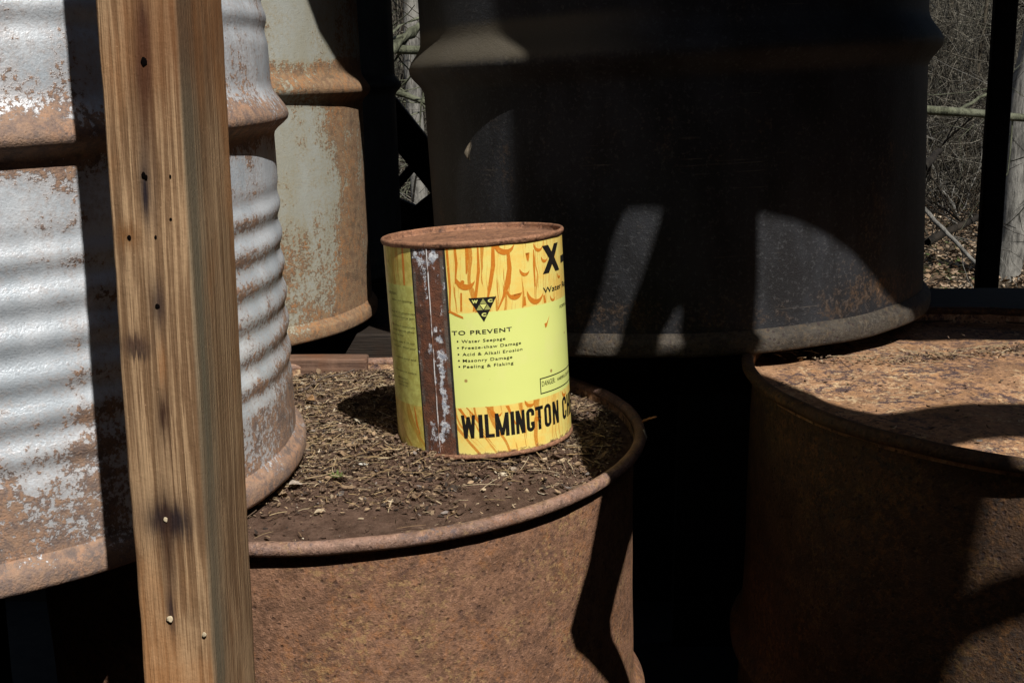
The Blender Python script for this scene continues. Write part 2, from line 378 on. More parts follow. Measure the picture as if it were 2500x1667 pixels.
    # the black border lines
    lb = m.math('ADD', m.band(m.math('ADD', s, m.math('MULTIPLY', wob, .25)), -56.2, -54.6, .2), m.band(m.math('ADD', s, m.math('MULTIPLY', wob, .12)), -23.4, -21.2, .2), clamp=True)
    c = m.mix(m.math('MULTIPLY', lb, .97), c, (.012, .012, .010))
    m.color(c)
    rf = m.math('MAXIMUM', strip, edge)
    m.rough(m.math('ADD', .30, m.math('MULTIPLY', rf, .5)))
    hh = m.math('ADD', m.math('MULTIPLY', m.math('MULTIPLY', rf, m.noise(150, 6, .75, P2)), 1.8), m.math('MULTIPLY', m.math('MULTIPLY', rf, fin), .8))
    m.bump(m.math('ADD', hh, m.math('MULTIPLY', m.noise(14, 2, .5, P2), 1.0)), .0009)
    return m.m
M_can = can_mat()
def lathe_simple(name, prof, mat, parent, NS=160, wob=0., cap=False):
    V = []; F = []
    for j, (r, z) in enumerate(prof):
        for k in range(NS):
            th = 2*math.pi*k/NS; q = Vector((math.cos(th)*3, math.sin(th)*3, z*20)); e = mn.noise(q)*wob
            V.append(((r+e)*math.cos(th), (r+e)*math.sin(th), z+mn.noise(q*2)*wob*.6))
    for j in range(len(prof)-1):
        for k in range(NS):
            a = j*NS+k; b = j*NS+(k+1) % NS; F.append((a, b, b+NS, a+NS))
    if cap: F.append(tuple(range((len(prof)-1)*NS, len(prof)*NS)))
    return link(name, mesh(name, V, F), mat, parent)
zz = list(np.linspace(.0035, CH-.003, 40))
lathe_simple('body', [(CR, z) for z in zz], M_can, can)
lathe_simple('bottom_rim', [(CR-.004, .003), (CR-.001, .0), (CR+.001, .0005), (CR+.0014, .002), (CR+.0008, .0038), (CR-.0005, .0045)], M_rust_canlid, can, wob=.0004)
pr = [(CR-.0005, CH-.0045), (CR+.0012, CH-.0038)] + [(CR+.0004+.0018*math.cos(a), CH-.0008+.0022*math.sin(a)) for a in np.linspace(-.9, math.pi+.3, 9)]
pr += [(CR-.0018, CH-.0038), (CR-.0032, CH-.0046)]
lathe_simple('top_rim', pr, M_rust_canlid, can, wob=.0005)
lathe_simple('lid', [(CR-.0030, CH-.0046), (CR-.008, CH-.0040), (CR-.02, CH-.0034), (CR-.03, CH-.0036), (.03, CH-.0030), (.004, CH-.003)], M_rust_canlid, can, wob=.0006, cap=True)
def wrap(s, h, off): th = s/1000/CR; r = CR+off; return (r*math.sin(th), -r*math.cos(th), h/1000)
def wrap_bm(bm, name, mat, off=.00022, step=3.0, parent=None):
    xs = [v.co.x for v in bm.verts]
    if not xs: return
    x = math.floor(min(xs)/step)*step+step
    while x < max(xs):
        bmesh.ops.bisect_plane(bm, geom=bm.verts[:]+bm.edges[:]+bm.faces[:], plane_co=(x, 0, 0), plane_no=(1, 0, 0)); x += step
    for v in bm.verts: v.co = Vector(wrap(v.co.x, v.co.y, off))
    bmesh.ops.recalc_face_normals(bm, faces=bm.faces)
    for f in bm.faces:
        c = f.calc_center_median()
        if f.normal.dot(Vector((c.x, c.y, 0))) < 0: f.normal_flip()
    me = bpy.data.meshes.new(name); bm.to_mesh(me); bm.free()
    return link(name, me, mat, parent or can, smooth=False)
mk = Mat("black_ink", .45)
inkn = mk.noise(420, 5, .75); inkm = mk.math('MULTIPLY', mk.step(inkn, .60, .70), mk.step(mk.noise(70, 3), .42, .6))
mk.color(mk.mix(mk.math('MULTIPLY', inkm, .75), (.010, .009, .008), (.45, .34, .12)))
M_ink = mk.m
mk = Mat("thin_ink", .5); mk.color((.05, .05, .012)); M_ink2 = mk.m
mo = Mat("orange_print", .4); mo.color(mo.mix(mo.step(mo.noise(600, 5, .75), .56, .64), (.62, .20, .02), (.74, .36, .05))); M_orange = mo.m
mo = Mat("print_lime", .4); mo.color((.76, .78, .24)); M_lime2 = mo.m
mo = Mat("print_olive", .4); mo.color((.36, .37, .12)); M_olive = mo.m
def text(body, s0, s1, hb, cap, mat=None, bold=0., slope=0., off=.00024, space=1.0, name='lettering'):
    cu = bpy.data.curves.new('t', 'FONT'); cu.body = body; cu.size = 10; cu.offset = bold; cu.resolution_u = 3; cu.space_character = space
    o = bpy.data.objects.new('t', cu); col.objects.link(o)
    dg = bpy.context.evaluated_depsgraph_get(); dg.update()
    me = bpy.data.meshes.new_from_object(o.evaluated_get(dg))
    bm = bmesh.new(); bm.from_mesh(me); bpy.data.objects.remove(o); bpy.data.meshes.remove(me); bpy.data.curves.remove(cu)
    x0 = min(v.co.x for v in bm.verts); x1 = max(v.co.x for v in bm.verts)
    capu = 7.27+2*bold                        # cap height of the built-in face at size 10
    for v in bm.verts:
        f = (v.co.x-x0)/(x1-x0)
        v.co.x = s0+(s1-s0)*f; v.co.y = hb+(v.co.y+bold)*cap/capu+slope*f
    return wrap_bm(bm, name, mat or M_ink, off)
def glyph(ch, a, b, h0, h1, t):
    """condensed capital between s=a..b as stroke polygons"""
    out = []; tx = t*.95
    def bar(x0, y0, x1, y1, w_): out.append([(x0-w_/2, y0), (x0+w_/2, y0), (x1+w_/2, y1), (x1-w_/2, y1)])
    def rect(x0, x1, y0, y1): out.append([(x0, y0), (x1, y0), (x1, y1), (x0, y1)])
    if ch == 'I': rect(a, b, h0, h1)
    elif ch == 'L': rect(a, a+t, h0, h1); rect(a+t, b, h0, h0+tx)
    elif ch == 'T': rect((a+b-t)/2, (a+b+t)/2, h0, h1-tx); rect(a, b, h1-tx, h1)
    elif ch == 'N': rect(a, a+t*.9, h0, h1); rect(b-t*.9, b, h0, h1); bar(a+t*.55, h1, b-t*.55, h0, t*1.05)
    elif ch == 'H': rect(a, a+t, h0, h1); rect(b-t, b, h0, h1); rect(a+t, b-t, (h0+h1)/2-tx/2, (h0+h1)/2+tx/2)
    elif ch == 'E': rect(a, a+t, h0, h1); [rect(a+t, b, y, y+tx) for y in (h0, (h0+h1-tx)/2, h1-tx)]
    elif ch == 'A': bar(a+t/2, h0, (a+b)/2, h1, t); bar(b-t/2, h0, (a+b)/2, h1, t); rect(a+t*1.2, b-t*1.2, h0+4, h0+4+tx*.8)
    elif ch == 'M': rect(a, a+t, h0, h1); rect(b-t, b, h0, h1); m_ = (a+b)/2; bar(a+t*.5, h1, m_, h0+1, t*.9); bar(b-t*.5, h1, m_, h0+1, t*.9)
    elif ch == 'W':
        q = (b-a)/4; w_ = t*.88; bar(a+w_/2, h1, a+q+.2, h0, w_); bar(a+q+.2, h0, a+2*q, h1-1.5, w_); bar(a+2*q, h1-1.5, a+3*q-.2, h0, w_); bar(a+3*q-.2, h0, b-w_/2, h1, w_)
    elif ch in 'OGC':
        r = (b-a)/2; ri = r-t; cx = (a+b)/2; N = 10
        def arc(cy, sg, k0, k1):
            for k in range(k0, k1):
                p = [math.pi*k/N, math.pi*(k+1)/N]
                out.append([(cx-r*math.cos(p[0]), cy+sg*r*math.sin(p[0])), (cx-r*math.cos(p[1]), cy+sg*r*math.sin(p[1])), (cx-ri*math.cos(p[1]), cy+sg*ri*math.sin(p[1])), (cx-ri*math.cos(p[0]), cy+sg*ri*math.sin(p[0]))])
        arc(h1-r, 1, 0, N); arc(h0+r, -1, 0, N); rect(a, a+t, h0+r, h1-r)
        if ch == 'O': rect(b-t, b, h0+r, h1-r)
        else:
            rect(b-t, b, h1-r-2.6, h1-r); rect(b-t, b, h0+r, h0+r+(4.2 if ch == 'G' else 2.6))
            if ch == 'G': rect(cx+.2, b-t, h0+r+4.2-tx, h0+r+4.2)
    bm = bmesh.new()
    for k, pp in enumerate(out):
        ar = sum(pp[i][0]*pp[(i+1) % 4][1]-pp[(i+1) % 4][0]*pp[i][1] for i in range(4))
        if ar < 0: pp = pp[::-1]
        bm.faces.new([bm.verts.new((x, y, 0)) for x, y in pp])
    wrap_bm(bm, 'letter', M_ink, .00030)
for ch, a, b in (('W', -17, -4.6), ('I', -2.0, 1.6), ('L', 3.4, 11.4), ('M', 12.4, 24.6), ('I', 26.2, 29.6), ('N', 31.0, 39.6), ('G', 41.2, 49.6), ('T', 50.8, 59.6), ('O', 61.0, 69.8), ('N', 72.2, 81.6), ('C', 89, 98.5), ('H', 100.8, 110), ('E', 112.5, 120), ('M', 122, 135), ('I', 137, 140.6), ('C', 143, 152), ('A', 153.5, 164), ('L', 166, 174)):
    glyph(ch, a, b, 19.4, 40.2, 3.2)
text("TO PREVENT", -20, 32.3, 110.8, 3.9, bold=.14, space=1.15)
for k, (t, e) in enumerate((("Water Seepage", 25.9), ("Freeze-thaw Damage", 40.2), ("Acid & Alkali Erosion", 41.2), ("Masonry Damage", 31.2), ("Peeling & Flaking", 31.9))):
    hb = (104.2, 98.6, 92.9, 87.4, 82.1)[k]
    text(t, -12, e, hb-.3, 2.75, bold=.07, space=1.15)
    bm = bmesh.new(); bmesh.ops.create_circle(bm, cap_ends=True, segments=12, radius=.75)
    for v in bm.verts: v.co += Vector((-15.4, hb+1.1, 0))
    wrap_bm(bm, 'bullet', M_ink)
text("X", 68.8, 98.5, 155.3, 25.8, bold=.75)
text("-33", 104, 165, 155.3, 25.5, bold=.6, space=1.1)
text("Water Repellent", 68, 150, 138.4, 5.4, bold=.12)
text("FORMULA", 95, 122, 120.8, 3.0, mat=M_ink2)
text("DANGER:", 60.2, 78.5, 57.0, 4.8, mat=M_ink2, bold=-.04)
text("HARMFUL OR FATAL", 82.5, 118, 57.3, 3.1, mat=M_ink2, bold=-.02)
for t, a, b, h in (("DIRECTIONS", -100, -81, 143.2), ("cracks and openings.", -92, -57, 138), ("Apply X-33 generously", -96, -55.8, 127.2), ("pressure spray gun", -94, -57, 123.2), ("if surface is extremely", -96, -56.8, 115.2), ("to be applied, allow", -95, -58, 111),
                   ("surface to dry.", -98, -74, 106.7), ("masonry, apply X-33 over", -99, -58.5, 100.8), ("fresh paint. When used", -97, -58.6, 96.2), ("cement paint and", -93, -59, 86.2), ("a non-porous surface.", -96, -58.8, 74), ("IMMEDIATELY,", -92, -72.6, 67), ("rinse and prompt", -92, -72, 64), ("safe to use", -90, -73, 61)):
    text(t, a, b, h, 1.7 if t != "DIRECTIONS" else 2.2, mat=M_ink2, bold=.0)
def poly(pts, name, mat, off=.00020, parent=None):
    bm = bmesh.new(); vs = [bm.verts.new((x, y, 0)) for x, y in pts]; f = bm.faces.new(vs)
    bmesh.ops.triangulate(bm, faces=[f]); return wrap_bm(bm, name, mat, off, parent=parent)
def frame_box(s0, s1, h0, h1, t):
    for a in ((s0, s1, h0, h0+t), (s0, s1, h1-t, h1), (s0, s0+t, h0+t, h1-t)):
        poly([(a[0], a[2]), (a[1], a[2]), (a[1], a[3]), (a[0], a[3])], 'warning_border', M_ink)
frame_box(58.0, 125, 50.3, 64.6, .9)
# emblem
tri = [(-3.6, 142.2), (20.2, 142.2), (8.4, 121.2)]
emb = poly(tri, 'emblem', M_ink, .0003)
def sub(mat, pts): poly(pts, 'emblem_facet', mat, .00042, parent=emb)
sub(M_olive, [(8.6, 141.3), (5.8, 137.0), (11.4, 137.0)]); sub(M_lime2, [(5.6, 136.4), (11.6, 136.4), (8.6, 131.9)])
sub(M_olive, [(5.1, 136.0), (8.0, 131.5), (2.4, 131.5)]); sub(M_olive, [(12.1, 136.0), (9.2, 131.5), (14.8, 131.5)])
text("W", -1.0, 4.2, 137.6, 3.0, mat=M_lime2, bold=.6, off=.00046); text("C", 12.6, 16.6, 137.6, 3.0, mat=M_lime2, bold=.6, off=.00046); text("C", 6.6, 10.6, 125.8, 3.4, mat=M_lime2, bold=.6, off=.00046)
# knots and bold grain strokes of the printed wood
def crescent(s, h, r, a0=math.pi*.92, a1=math.pi*1.95, thick=.55, tilt=0.):
    N = 14; out = []; inn = []
    for k in range(N+1):
        a = a0+(a1-a0)*k/N+tilt; t = math.sin(math.pi*k/N)**.7
        out.append((s+r*math.cos(a), h+r*1.1*math.sin(a))); q = r*(1-thick*t)
        inn.append((s+q*math.cos(a)+r*.10*t, h+q*1.1*math.sin(a)))
    pts = out+inn[::-1][1:-1]
    poly(pts, 'printed_knot', M_orange, .00016)
for a in ((-5.5, 158.5, 8.5, .55), (30, 187, 9.5, .45), (48, 162, 5.2, .5), (37, 145.5, 7.5, .35), (58.5, 141, 9.5, .42), (65, 184, 6, .4), (72, 170, 4.5, .5), (82, 134.5, 4.5, .4), (97, 152, 4, .5), (14, 42, 5.2, .45), (46, 47, 5.5, .5), (95, 45, 5, .5), (54, 31, 3.6, .6)):
    crescent(a[0], a[1] if a[1] < 182 or a[1] > 186 else a[1]-2, a[2], thick=a[3])
poly([(-7.8+1.8*math.cos(a), 156.2+1.6*math.sin(a)) for a in np.linspace(0, 5.7, 9)], 'printed_knot', M_orange)
def stroke(pts, name='printed_grain', mat=None):
    L = []; Rr = []
    for s, h, w_ in pts: L.append((s-w_/2, h)); Rr.append((s+w_/2, h))
    poly(L+Rr[::-1], name, mat or M_orange, .00012)
for pts in ([(-12.5, 186, 2), (-12, 172, 2.4), (-14, 155, 1)], [(-2.5, 187, 2.4), (-2.5, 176, 3), (-4, 163, 1)], [(7, 187, 1.2), (6.5, 165, 2.6), (3, 145, 2.4), (0, 130.5, 1.6)],
            [(20, 186, 2.5), (19, 168, 3.8), (15, 150, 3.2), (12, 138, .8)], [(33, 178, 3), (33.5, 165, 4.2), (31, 152, 5.5), (27, 142, 2.6), (21, 130.5, 1.2)], [(59, 178, 1), (58.5, 165, 2.4), (58.5, 148, 1.5), (58.5, 146, .5)],
            [(50, 176, .5), (52, 168, 1.4), (54, 176, .5)], [(-19.5, 188, 2.2), (-19, 150, 2), (-20.5, 131, 1)], [(-9.5, 147, 1.6), (-10.5, 131, 1.8)], [(47, 139, .7), (46, 131, 3.4)], [(69, 137, 2), (70, 130, 3)], [(-11.5, 47, 1), (-6, 40, 2), (0, 30, 1)], [(5, 47, 1), (11, 42, 2.6), (15, 37, 1)],
            [(24, 46, 3.2), (27, 38, 2), (31, 28, 1)], [(-18, 46, 3), (-14, 40, 2.5), (-10, 34, 1)], [(-66, 187, 2.2), (-66.5, 170, 3), (-67, 153, 2)], [(-66, 44, 1), (-64, 28, 2.6), (-61, 20, 1)]):
    stroke(pts)
# bright folded seam down the rusty strip
bm = bmesh.new()
N = 40; vs = []
for k in range(N+1):
    h = 6+(CH*1000-10)*k/N; s = -39.2+.9*k/N+mn.noise(Vector((h*.06, 0, 0)))*.5; ww = .32+.25*mn.noise(Vector((h*.2, 4, 0)))
    vs.append([bm.verts.new(wrap(s-ww-.5, h, .0001)), bm.verts.new(wrap(s-ww*.5, h, .0008)), bm.verts.new(wrap(s+ww*.5, h, .0008)), bm.verts.new(wrap(s+ww+.1, h, .0001))])
for k in range(N):
    for j in range(3): bm.faces.new((vs[k][j], vs[k][j+1], vs[k+1][j+1], vs[k+1][j]))
me = bpy.data.meshes.new('seam'); bm.to_mesh(me); bm.free()
ms = Mat("seam_metal", .45, .2); ms.color(ms.mix(ms.step(ms.noise(160, 5, .7, ms.map((1, 1, .4))), .42, .60), (.72, .72, .74), (.20, .09, .05)))
link('seam', me, ms.m, can)
# scratches
poly([(68.5, 108), (70.5, 109), (73.3, 114.5), (75.3, 118.2), (72, 114.2), (70.8, 112.5), (67.5, 112)], 'scratch', M_orange)
poly([(-22, 131), (-16, 127.6), (-9, 124.6), (-9.3, 126.6), (-14, 129.0), (-20, 132)], 'scratch', M_orange)

# ---------------------------------------------------------------- timber
def wood_mat(name, c1, c2, c3, axis='z', stains=(), grey=0., scale=1., chips=()):
    m = Mat(name, .72, 0., .3); x, y, z = m.xyz()
    wv = m.math('MULTIPLY', m.math('SUBTRACT', m.noise(5*scale, 3, .5), .5), .005)
    if axis == 'z': v = m.comb(m.math('ADD', x, wv), m.math('ADD', y, wv), m.math('MULTIPLY', z, .02))
    else: v = m.comb(m.math('MULTIPLY', x, .02), m.math('ADD', y, wv), m.math('ADD', z, wv))
    if axis == 'z': v2 = m.comb(x, y, m.math('MULTIPLY', z, .006))
    else: v2 = m.comb(m.math('MULTIPLY', x, .006), y, z)
    g = m.noise(460*scale, 4, .6, v); g2 = m.noise(900*scale, 4, .7, v); gb = m.noise(75*scale, 3, .5, v)
    g3 = m.noise(1500*scale, 3, .7, v2)
    c = m.mix(m.step(g, .42, .57), tuple(q*.8 for q in c1), tuple(q*1.1 for q in c2))
    c = m.mix(m.math('MULTIPLY', m.step(g2, .55, .70), .55), c, c3)
    c = m.mix(m.math('MULTIPLY', m.step(gb, .45, .70), .5), c, tuple(q*.62 for q in c1))
    blot = m.noise(9, 5, .6, m.map((1, 1, .5), (1, 2, 5))); c = m.mix(m.math('MULTIPLY', m.step(blot, .44, .62), .75), c, (c2[0]*1.0, c2[1]*.72, c2[2]*.5))
    c = m.mix(m.math('MULTIPLY', m.step(m.noise(17, 6, .65, m.map((1, 1, .5), (4, 4, 4))), .5, .7), .55), c, tuple(q*1.5 for q in c2))
    c = m.mix(m.math('MULTIPLY', m.step(m.noise(600, 4, .8), .64, .72), .5), c, tuple(q*1.9 for q in c2))
    ck = m.noise(1., 5, .6, m.comb(m.math('MULTIPLY', x, 260.), m.math('MULTIPLY', y, 260.), m.math('MULTIPLY', z, 2.2)))
    c = m.mix(m.math('MULTIPLY', m.step(ck, .655, .70), .85), c, tuple(q*.25 for q in c1))
    if grey:
        gm = m.math('MULTIPLY', m.math('MULTIPLY', m.step(x, grey[0], grey[1]), m.step(m.math('ADD', y, m.math('MULTIPLY', gb, .02)), .004, -.016)), m.math('ADD', .45, m.math('MULTIPLY', m.step(gb, .4, .6), .5)))
        c = m.mix(gm, c, grey[2])
    for (x0, z0, a, b, k, cc) in stains:
        sp = m.spot(m.math('ADD', x, m.math('MULTIPLY', m.math('SUBTRACT', g, .5), .006)), m.math('ADD', z, m.math('MULTIPLY', m.math('SUBTRACT', g2, .5), .02)), x0, z0, a, b)
        c = m.mix(m.math('MULTIPLY', sp, k*1.5, clamp=True), c, cc)
    m.color(c)
    m.bump(m.math('ADD', m.math('MULTIPLY', g, 1.), m.math('ADD', m.math('MULTIPLY', g3, .5), m.math('MULTIPLY', m.noise(260, 5, .7), .35))), .0012)
    return m.m
# left post: a two-by-four, front face at y=.53
PX, PY0, PW, PD = -.1705, .53, .0372, .085
def post_z(py): return (784-py)/2584.28       # tangent above the axis on the front face
def post_pt(px, py):
    c, s = math.cos(.2006), math.sin(.2006); a = (px-1176)/2584.28; b = (784-py)/2584.28
    dx, dy, dz = a, c+s*b, -s+c*b; k = PY0/dy; return dx*k, dz*k+CZ
dk = (.022, .014, .018); dk2 = (.05, .022, .012); br = (.13, .045, .012)
st = []
for (px, py, a, b, k, cc) in ((330, 80, .0030, .016, .9, dk), (330, 170, .0034, .014, .85, dk), (334, 260, .0028, .03, .55, dk2), (330, 110, .010, .035, .4, br), (336, 440, .0028, .018, .7, dk), (362, 700, .004, .012, .5, dk), (312, 790, .007, .005, .8, (.09, .05, .032)), (318, 812, .005, .003, .7, (.06, .035, .025)),
                              (376, 950, .003, .014, .7, dk2), (388, 1193, .0075, .0068, .99, (.010, .009, .010)), (388, 1195, .013, .011, .55, dk), (388, 1260, .004, .03, .6, dk2), (392, 1400, .002, .012, .6, dk), (395, 60, .008, .03, .35, br), (290, 540, .006, .006, .6, (.2, .09, .03)), (372, 840, .0015, .010, .25, (.35, .12, .02))):
    X, Z = post_pt(px, py); st.append((X-PX, Z-1.1, a, b, k, cc))
M_post = wood_mat("weathered_post_wood", (.25, .145, .075), (.41, .27, .155), (.115, .063, .034), stains=st, grey=(.0165, .0190, (.17, .145, .10)))
me = box_mesh(PW, PD, 2.2, .0026, 260, .0011, 3)
post = empty('wooden_post', (PX, PY0+PD/2, 1.1)); tag(post, 'weathered brown timber post with nail holes, in front of the silver drum', 'post')
link('timber', me, M_post, post)
M_hole = flat("nail_hole_dark", (.004, .003, .003), 1.); M_hole.node_tree.nodes["Principled BSDF"].inputs["Specular IOR Level"].default_value = 0; M_chip = flat("pale_chip", (.62, .52, .36), .8, bump=.001)
def blob(name, px, py, r, mat, parent, off=-.0004, flatn=.14, seed=0):
    X, Z = post_pt(px, py); bm = bmesh.new(); bmesh.ops.create_icosphere(bm, subdivisions=2, radius=r)
    for v in bm.verts:
        v.co += mn.noise_vector(v.co*700+Vector((seed, 0, 0)))*r*.45; v.co.y *= flatn; v.co.z *= 1.35
        v.co += Vector((X-PX, -PD/2+off, Z-1.1))
    me = bpy.data.meshes.new(name); bm.to_mesh(me); bm.free(); return link(name, me, mat, parent)
for k, (px, py, r) in enumerate(((331, 142, .0015), (330, 403, .0011), (336, 407, .0009), (362, 703, .0011), (374, 925, .0010), (297, 545, .0010), (371, 921, .0007), (392, 405, .0006), (393, 503, .0006), (358, 545, .0007))):
    blob('nail_hole', px, py, r, M_hole, post, seed=k)
for k, (px, py, r) in enumerate(((381, 1192, .0011), (391, 1420, .0016), (477, 1455, .0011))):
    b = blob('paint_chip', px if px < 470 else 470, py, r, M_chip, post, off=-.0007, seed=k+20)
# splinter peeling from the left edge
X0, Z0 = post_pt(279, 862); X1, Z1 = post_pt(300, 1105)
V = []; F = []
for k in range(9):
    t = k/8; ww = .0006+.0014*math.sin(t*math.pi*.5+.2); xx = X0+(X1-X0)*t; z = Z0+(Z1-Z0)*t; xx += .0006*math.sin(t*5)
    V += [(xx-PX-ww*.6, -PD/2+.002, z-1.1), (xx-PX+ww*.6, -PD/2-.0004, z-1.1), (xx-PX+ww*.5, -PD/2+.004, z-1.1)]
for k in range(8):
    for j in range(3): a = 3*k+j; b = 3*k+(j+1) % 3; F.append((a, b, b+3, a+3))
link('splinter', mesh('splinter', V, F), M_post, post)

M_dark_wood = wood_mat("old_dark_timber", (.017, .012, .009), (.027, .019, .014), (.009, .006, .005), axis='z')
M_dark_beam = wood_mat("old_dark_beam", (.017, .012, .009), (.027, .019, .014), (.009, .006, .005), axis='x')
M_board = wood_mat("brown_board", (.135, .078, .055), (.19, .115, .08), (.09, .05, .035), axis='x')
def beam(name, a, b, wy, wh, mat, label, cat, group=None, rough=.002, cuts=14):
    """timber from a to b (centre line), wy thick, wh high"""
    a, b = Vector(a), Vector(b); L = (b-a).length
    me = box_mesh(L, wy, wh, .004, cuts, rough, a.x*3+b.z)
    o = link(name, me, mat); x = (b-a).normalized(); y = Vector((0, 1, 0)); z = x.cross(y).normalized(); y = z.cross(x)
    o.matrix_world = Matrix.Translation((a+b)/2) @ Matrix((x, y, z)).transposed().to_4x4()
    return tag(o, label, cat, group)
def ray_at(px, py, Y):
    c, s = math.cos(.2006), math.sin(.2006); a = (px-1176)/2584.28; b = (784-py)/2584.28
    dx, dy, dz = a, c+s*b, -s+c*b; k = Y/dy; return Vector((dx*k, Y, dz*k+CZ))
# bearers carrying the upper drums
p = ray_at(841, 800, 1.33); zt = D4C.z-.012
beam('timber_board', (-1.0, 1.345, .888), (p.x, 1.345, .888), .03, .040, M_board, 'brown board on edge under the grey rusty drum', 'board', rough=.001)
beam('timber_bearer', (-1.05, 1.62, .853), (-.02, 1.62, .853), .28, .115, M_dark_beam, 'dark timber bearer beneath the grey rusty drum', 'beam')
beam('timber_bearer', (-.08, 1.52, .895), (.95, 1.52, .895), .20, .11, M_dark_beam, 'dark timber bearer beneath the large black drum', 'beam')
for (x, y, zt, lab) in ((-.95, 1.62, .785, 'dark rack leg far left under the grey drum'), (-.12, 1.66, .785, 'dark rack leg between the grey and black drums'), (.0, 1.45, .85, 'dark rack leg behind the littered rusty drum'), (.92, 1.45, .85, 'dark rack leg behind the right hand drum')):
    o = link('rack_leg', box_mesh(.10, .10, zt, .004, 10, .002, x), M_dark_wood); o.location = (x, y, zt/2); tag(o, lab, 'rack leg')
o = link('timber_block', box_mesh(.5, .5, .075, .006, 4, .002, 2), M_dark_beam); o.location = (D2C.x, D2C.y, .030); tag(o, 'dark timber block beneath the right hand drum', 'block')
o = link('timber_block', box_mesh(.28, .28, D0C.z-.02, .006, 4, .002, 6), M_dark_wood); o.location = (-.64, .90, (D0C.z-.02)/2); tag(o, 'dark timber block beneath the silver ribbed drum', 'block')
# back of the shed: low boarded wall, sill, posts and braces
YB = 2.6
def panel(x0, x1, z0, z1, Y, label, n=4):
    root = empty('boarded_wall', ((x0+x1)/2, Y, 0)); tag(root, label, 'wall')
    hh = (z1-z0)/n
    for k in range(n):
        o = link('board', box_mesh(x1-x0, .028, hh-.002, .003, 10, .0015, k*3.1), M_dark_beam, root); o.location = (0, (k % 2)*.004, z0+hh*(k+.5))
zl = ray_at(940, 496, YB).z; zr = ray_at(2240, 676, 2.35).z
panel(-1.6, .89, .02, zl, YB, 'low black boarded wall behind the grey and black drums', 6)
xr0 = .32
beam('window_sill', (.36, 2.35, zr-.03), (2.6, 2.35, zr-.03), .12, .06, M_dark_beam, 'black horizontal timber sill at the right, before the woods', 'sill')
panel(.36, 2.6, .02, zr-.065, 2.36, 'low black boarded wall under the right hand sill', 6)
panel(-1.6, -.345, zl+.01, CZ+ZR-.02, YB, 'added tall dark boarded wall blocking sky light behind the shadowed black drum', 8)  # added to keep sky light off the back drum
panel(-.13, .89, zl+.01, CZ+ZR-.02, YB, 'added tall dark boarded wall blocking backlight, hidden behind the large black drum', 8)  # added out of sight to stop light from the back
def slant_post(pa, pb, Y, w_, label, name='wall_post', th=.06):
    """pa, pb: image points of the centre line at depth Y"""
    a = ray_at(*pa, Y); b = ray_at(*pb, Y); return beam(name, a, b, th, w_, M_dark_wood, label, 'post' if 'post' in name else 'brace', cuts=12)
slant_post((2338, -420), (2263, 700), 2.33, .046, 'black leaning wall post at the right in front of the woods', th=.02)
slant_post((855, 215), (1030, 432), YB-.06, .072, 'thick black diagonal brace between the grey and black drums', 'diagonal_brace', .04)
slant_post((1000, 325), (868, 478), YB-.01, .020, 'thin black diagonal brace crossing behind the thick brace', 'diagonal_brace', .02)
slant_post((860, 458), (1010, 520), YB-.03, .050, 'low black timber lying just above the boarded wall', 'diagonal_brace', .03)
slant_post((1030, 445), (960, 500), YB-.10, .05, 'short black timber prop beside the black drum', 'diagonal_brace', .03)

# ---------------------------------------------------------------- added roof sheet (above the frame), cut to place sun and shade
KSH = (.75-ZR)/.76604
def shf(pts): return [(x-.26656*KSH, y+.58491*KSH) for x, y in pts]
outer = [(-1.4, 2.72), (-1.4, -1.3), (.598, -1.3), (.598, -.05), (.48, -.09), (.35, -.14), (.27, -.20), (.26, -.31), (-.14, -.31), (-.14, .945), (-.035, .935), (-.008, .925), (.02, .935), (.045, .965), (.09, .97), (.14, .90), (.175, .81), (.197, .743), (.206, .728), (.25, .658), (.274, .611), (.301, .561), (.335, .49), (.362, .42), (.380, .355), (.400, .285), (.418, .24), (.426, .16), (.60, .15), (.60, -1.3), (2.2, -1.3), (2.2, 2.72)]
holes = [  # each hole is shaped to the sunlit patches it lets through
 [(.411, .508), (.447, .5), (.451, .477), (.453, .448), (.453, .425), (.455, .407), (.455, .353), (.449, .29), (.440, .262), (.430, .262), (.422, .29), (.414, .33), (.418, .40), (.420, .442), (.414, .472), (.409, .493)],
 [(.4995, .421), (.5045, .421), (.520, .383), (.497, .383), (.495, .40)],
 [(.546, .497), (.597, .499), (.684, .5), (.731, .497), (.787, .507), (.860, .501), (.931, .487), (1.5, .47), (1.5, .26), (.831, .243), (.777, .236), (.726, .221), (.687, .205), (.672, .226), (.655, .260), (.637, .305), (.611, .349), (.598, .378), (.600, .392), (.592, .403), (.574, .443)],
 [(.715, .112), (.746, .129), (.777, .134), (1.1, .145), (1.1, -.030), (.779, -.016), (.766, -.015), (.757, -.016), (.752, -.002), (.743, .018), (.738, .031), (.729, .052), (.738, .076), (.736, .092)],
 [(1.1, -.045), (.798, -.049), (.785, -.050), (.773, -.050), (.774, -.055), (.776, -.063), (.78, -.073), (.79, -.20), (1.1, -.20)],
]
def sheet(name, loops, z, th, mat):
    cu = bpy.data.curves.new('c', 'CURVE'); cu.dimensions = '2D'; cu.fill_mode = 'BOTH'; cu.extrude = th/2
    for lp in loops:
        s = cu.splines.new('POLY'); s.points.add(len(lp)-1); s.use_cyclic_u = True
        for k, (x, y) in enumerate(lp): s.points[k].co = (x, y, 0, 1)
    o = bpy.data.objects.new('c', cu); col.objects.link(o); dg = bpy.context.evaluated_depsgraph_get(); dg.update()
    me = bpy.data.meshes.new_from_object(o.evaluated_get(dg)); bpy.data.objects.remove(o); bpy.data.curves.remove(cu)
    r = link(name, me, mat, smooth=False); r.location.z = z; return r
M_sheet = flat("shade_sheet_brown", (.06, .04, .03), .9)
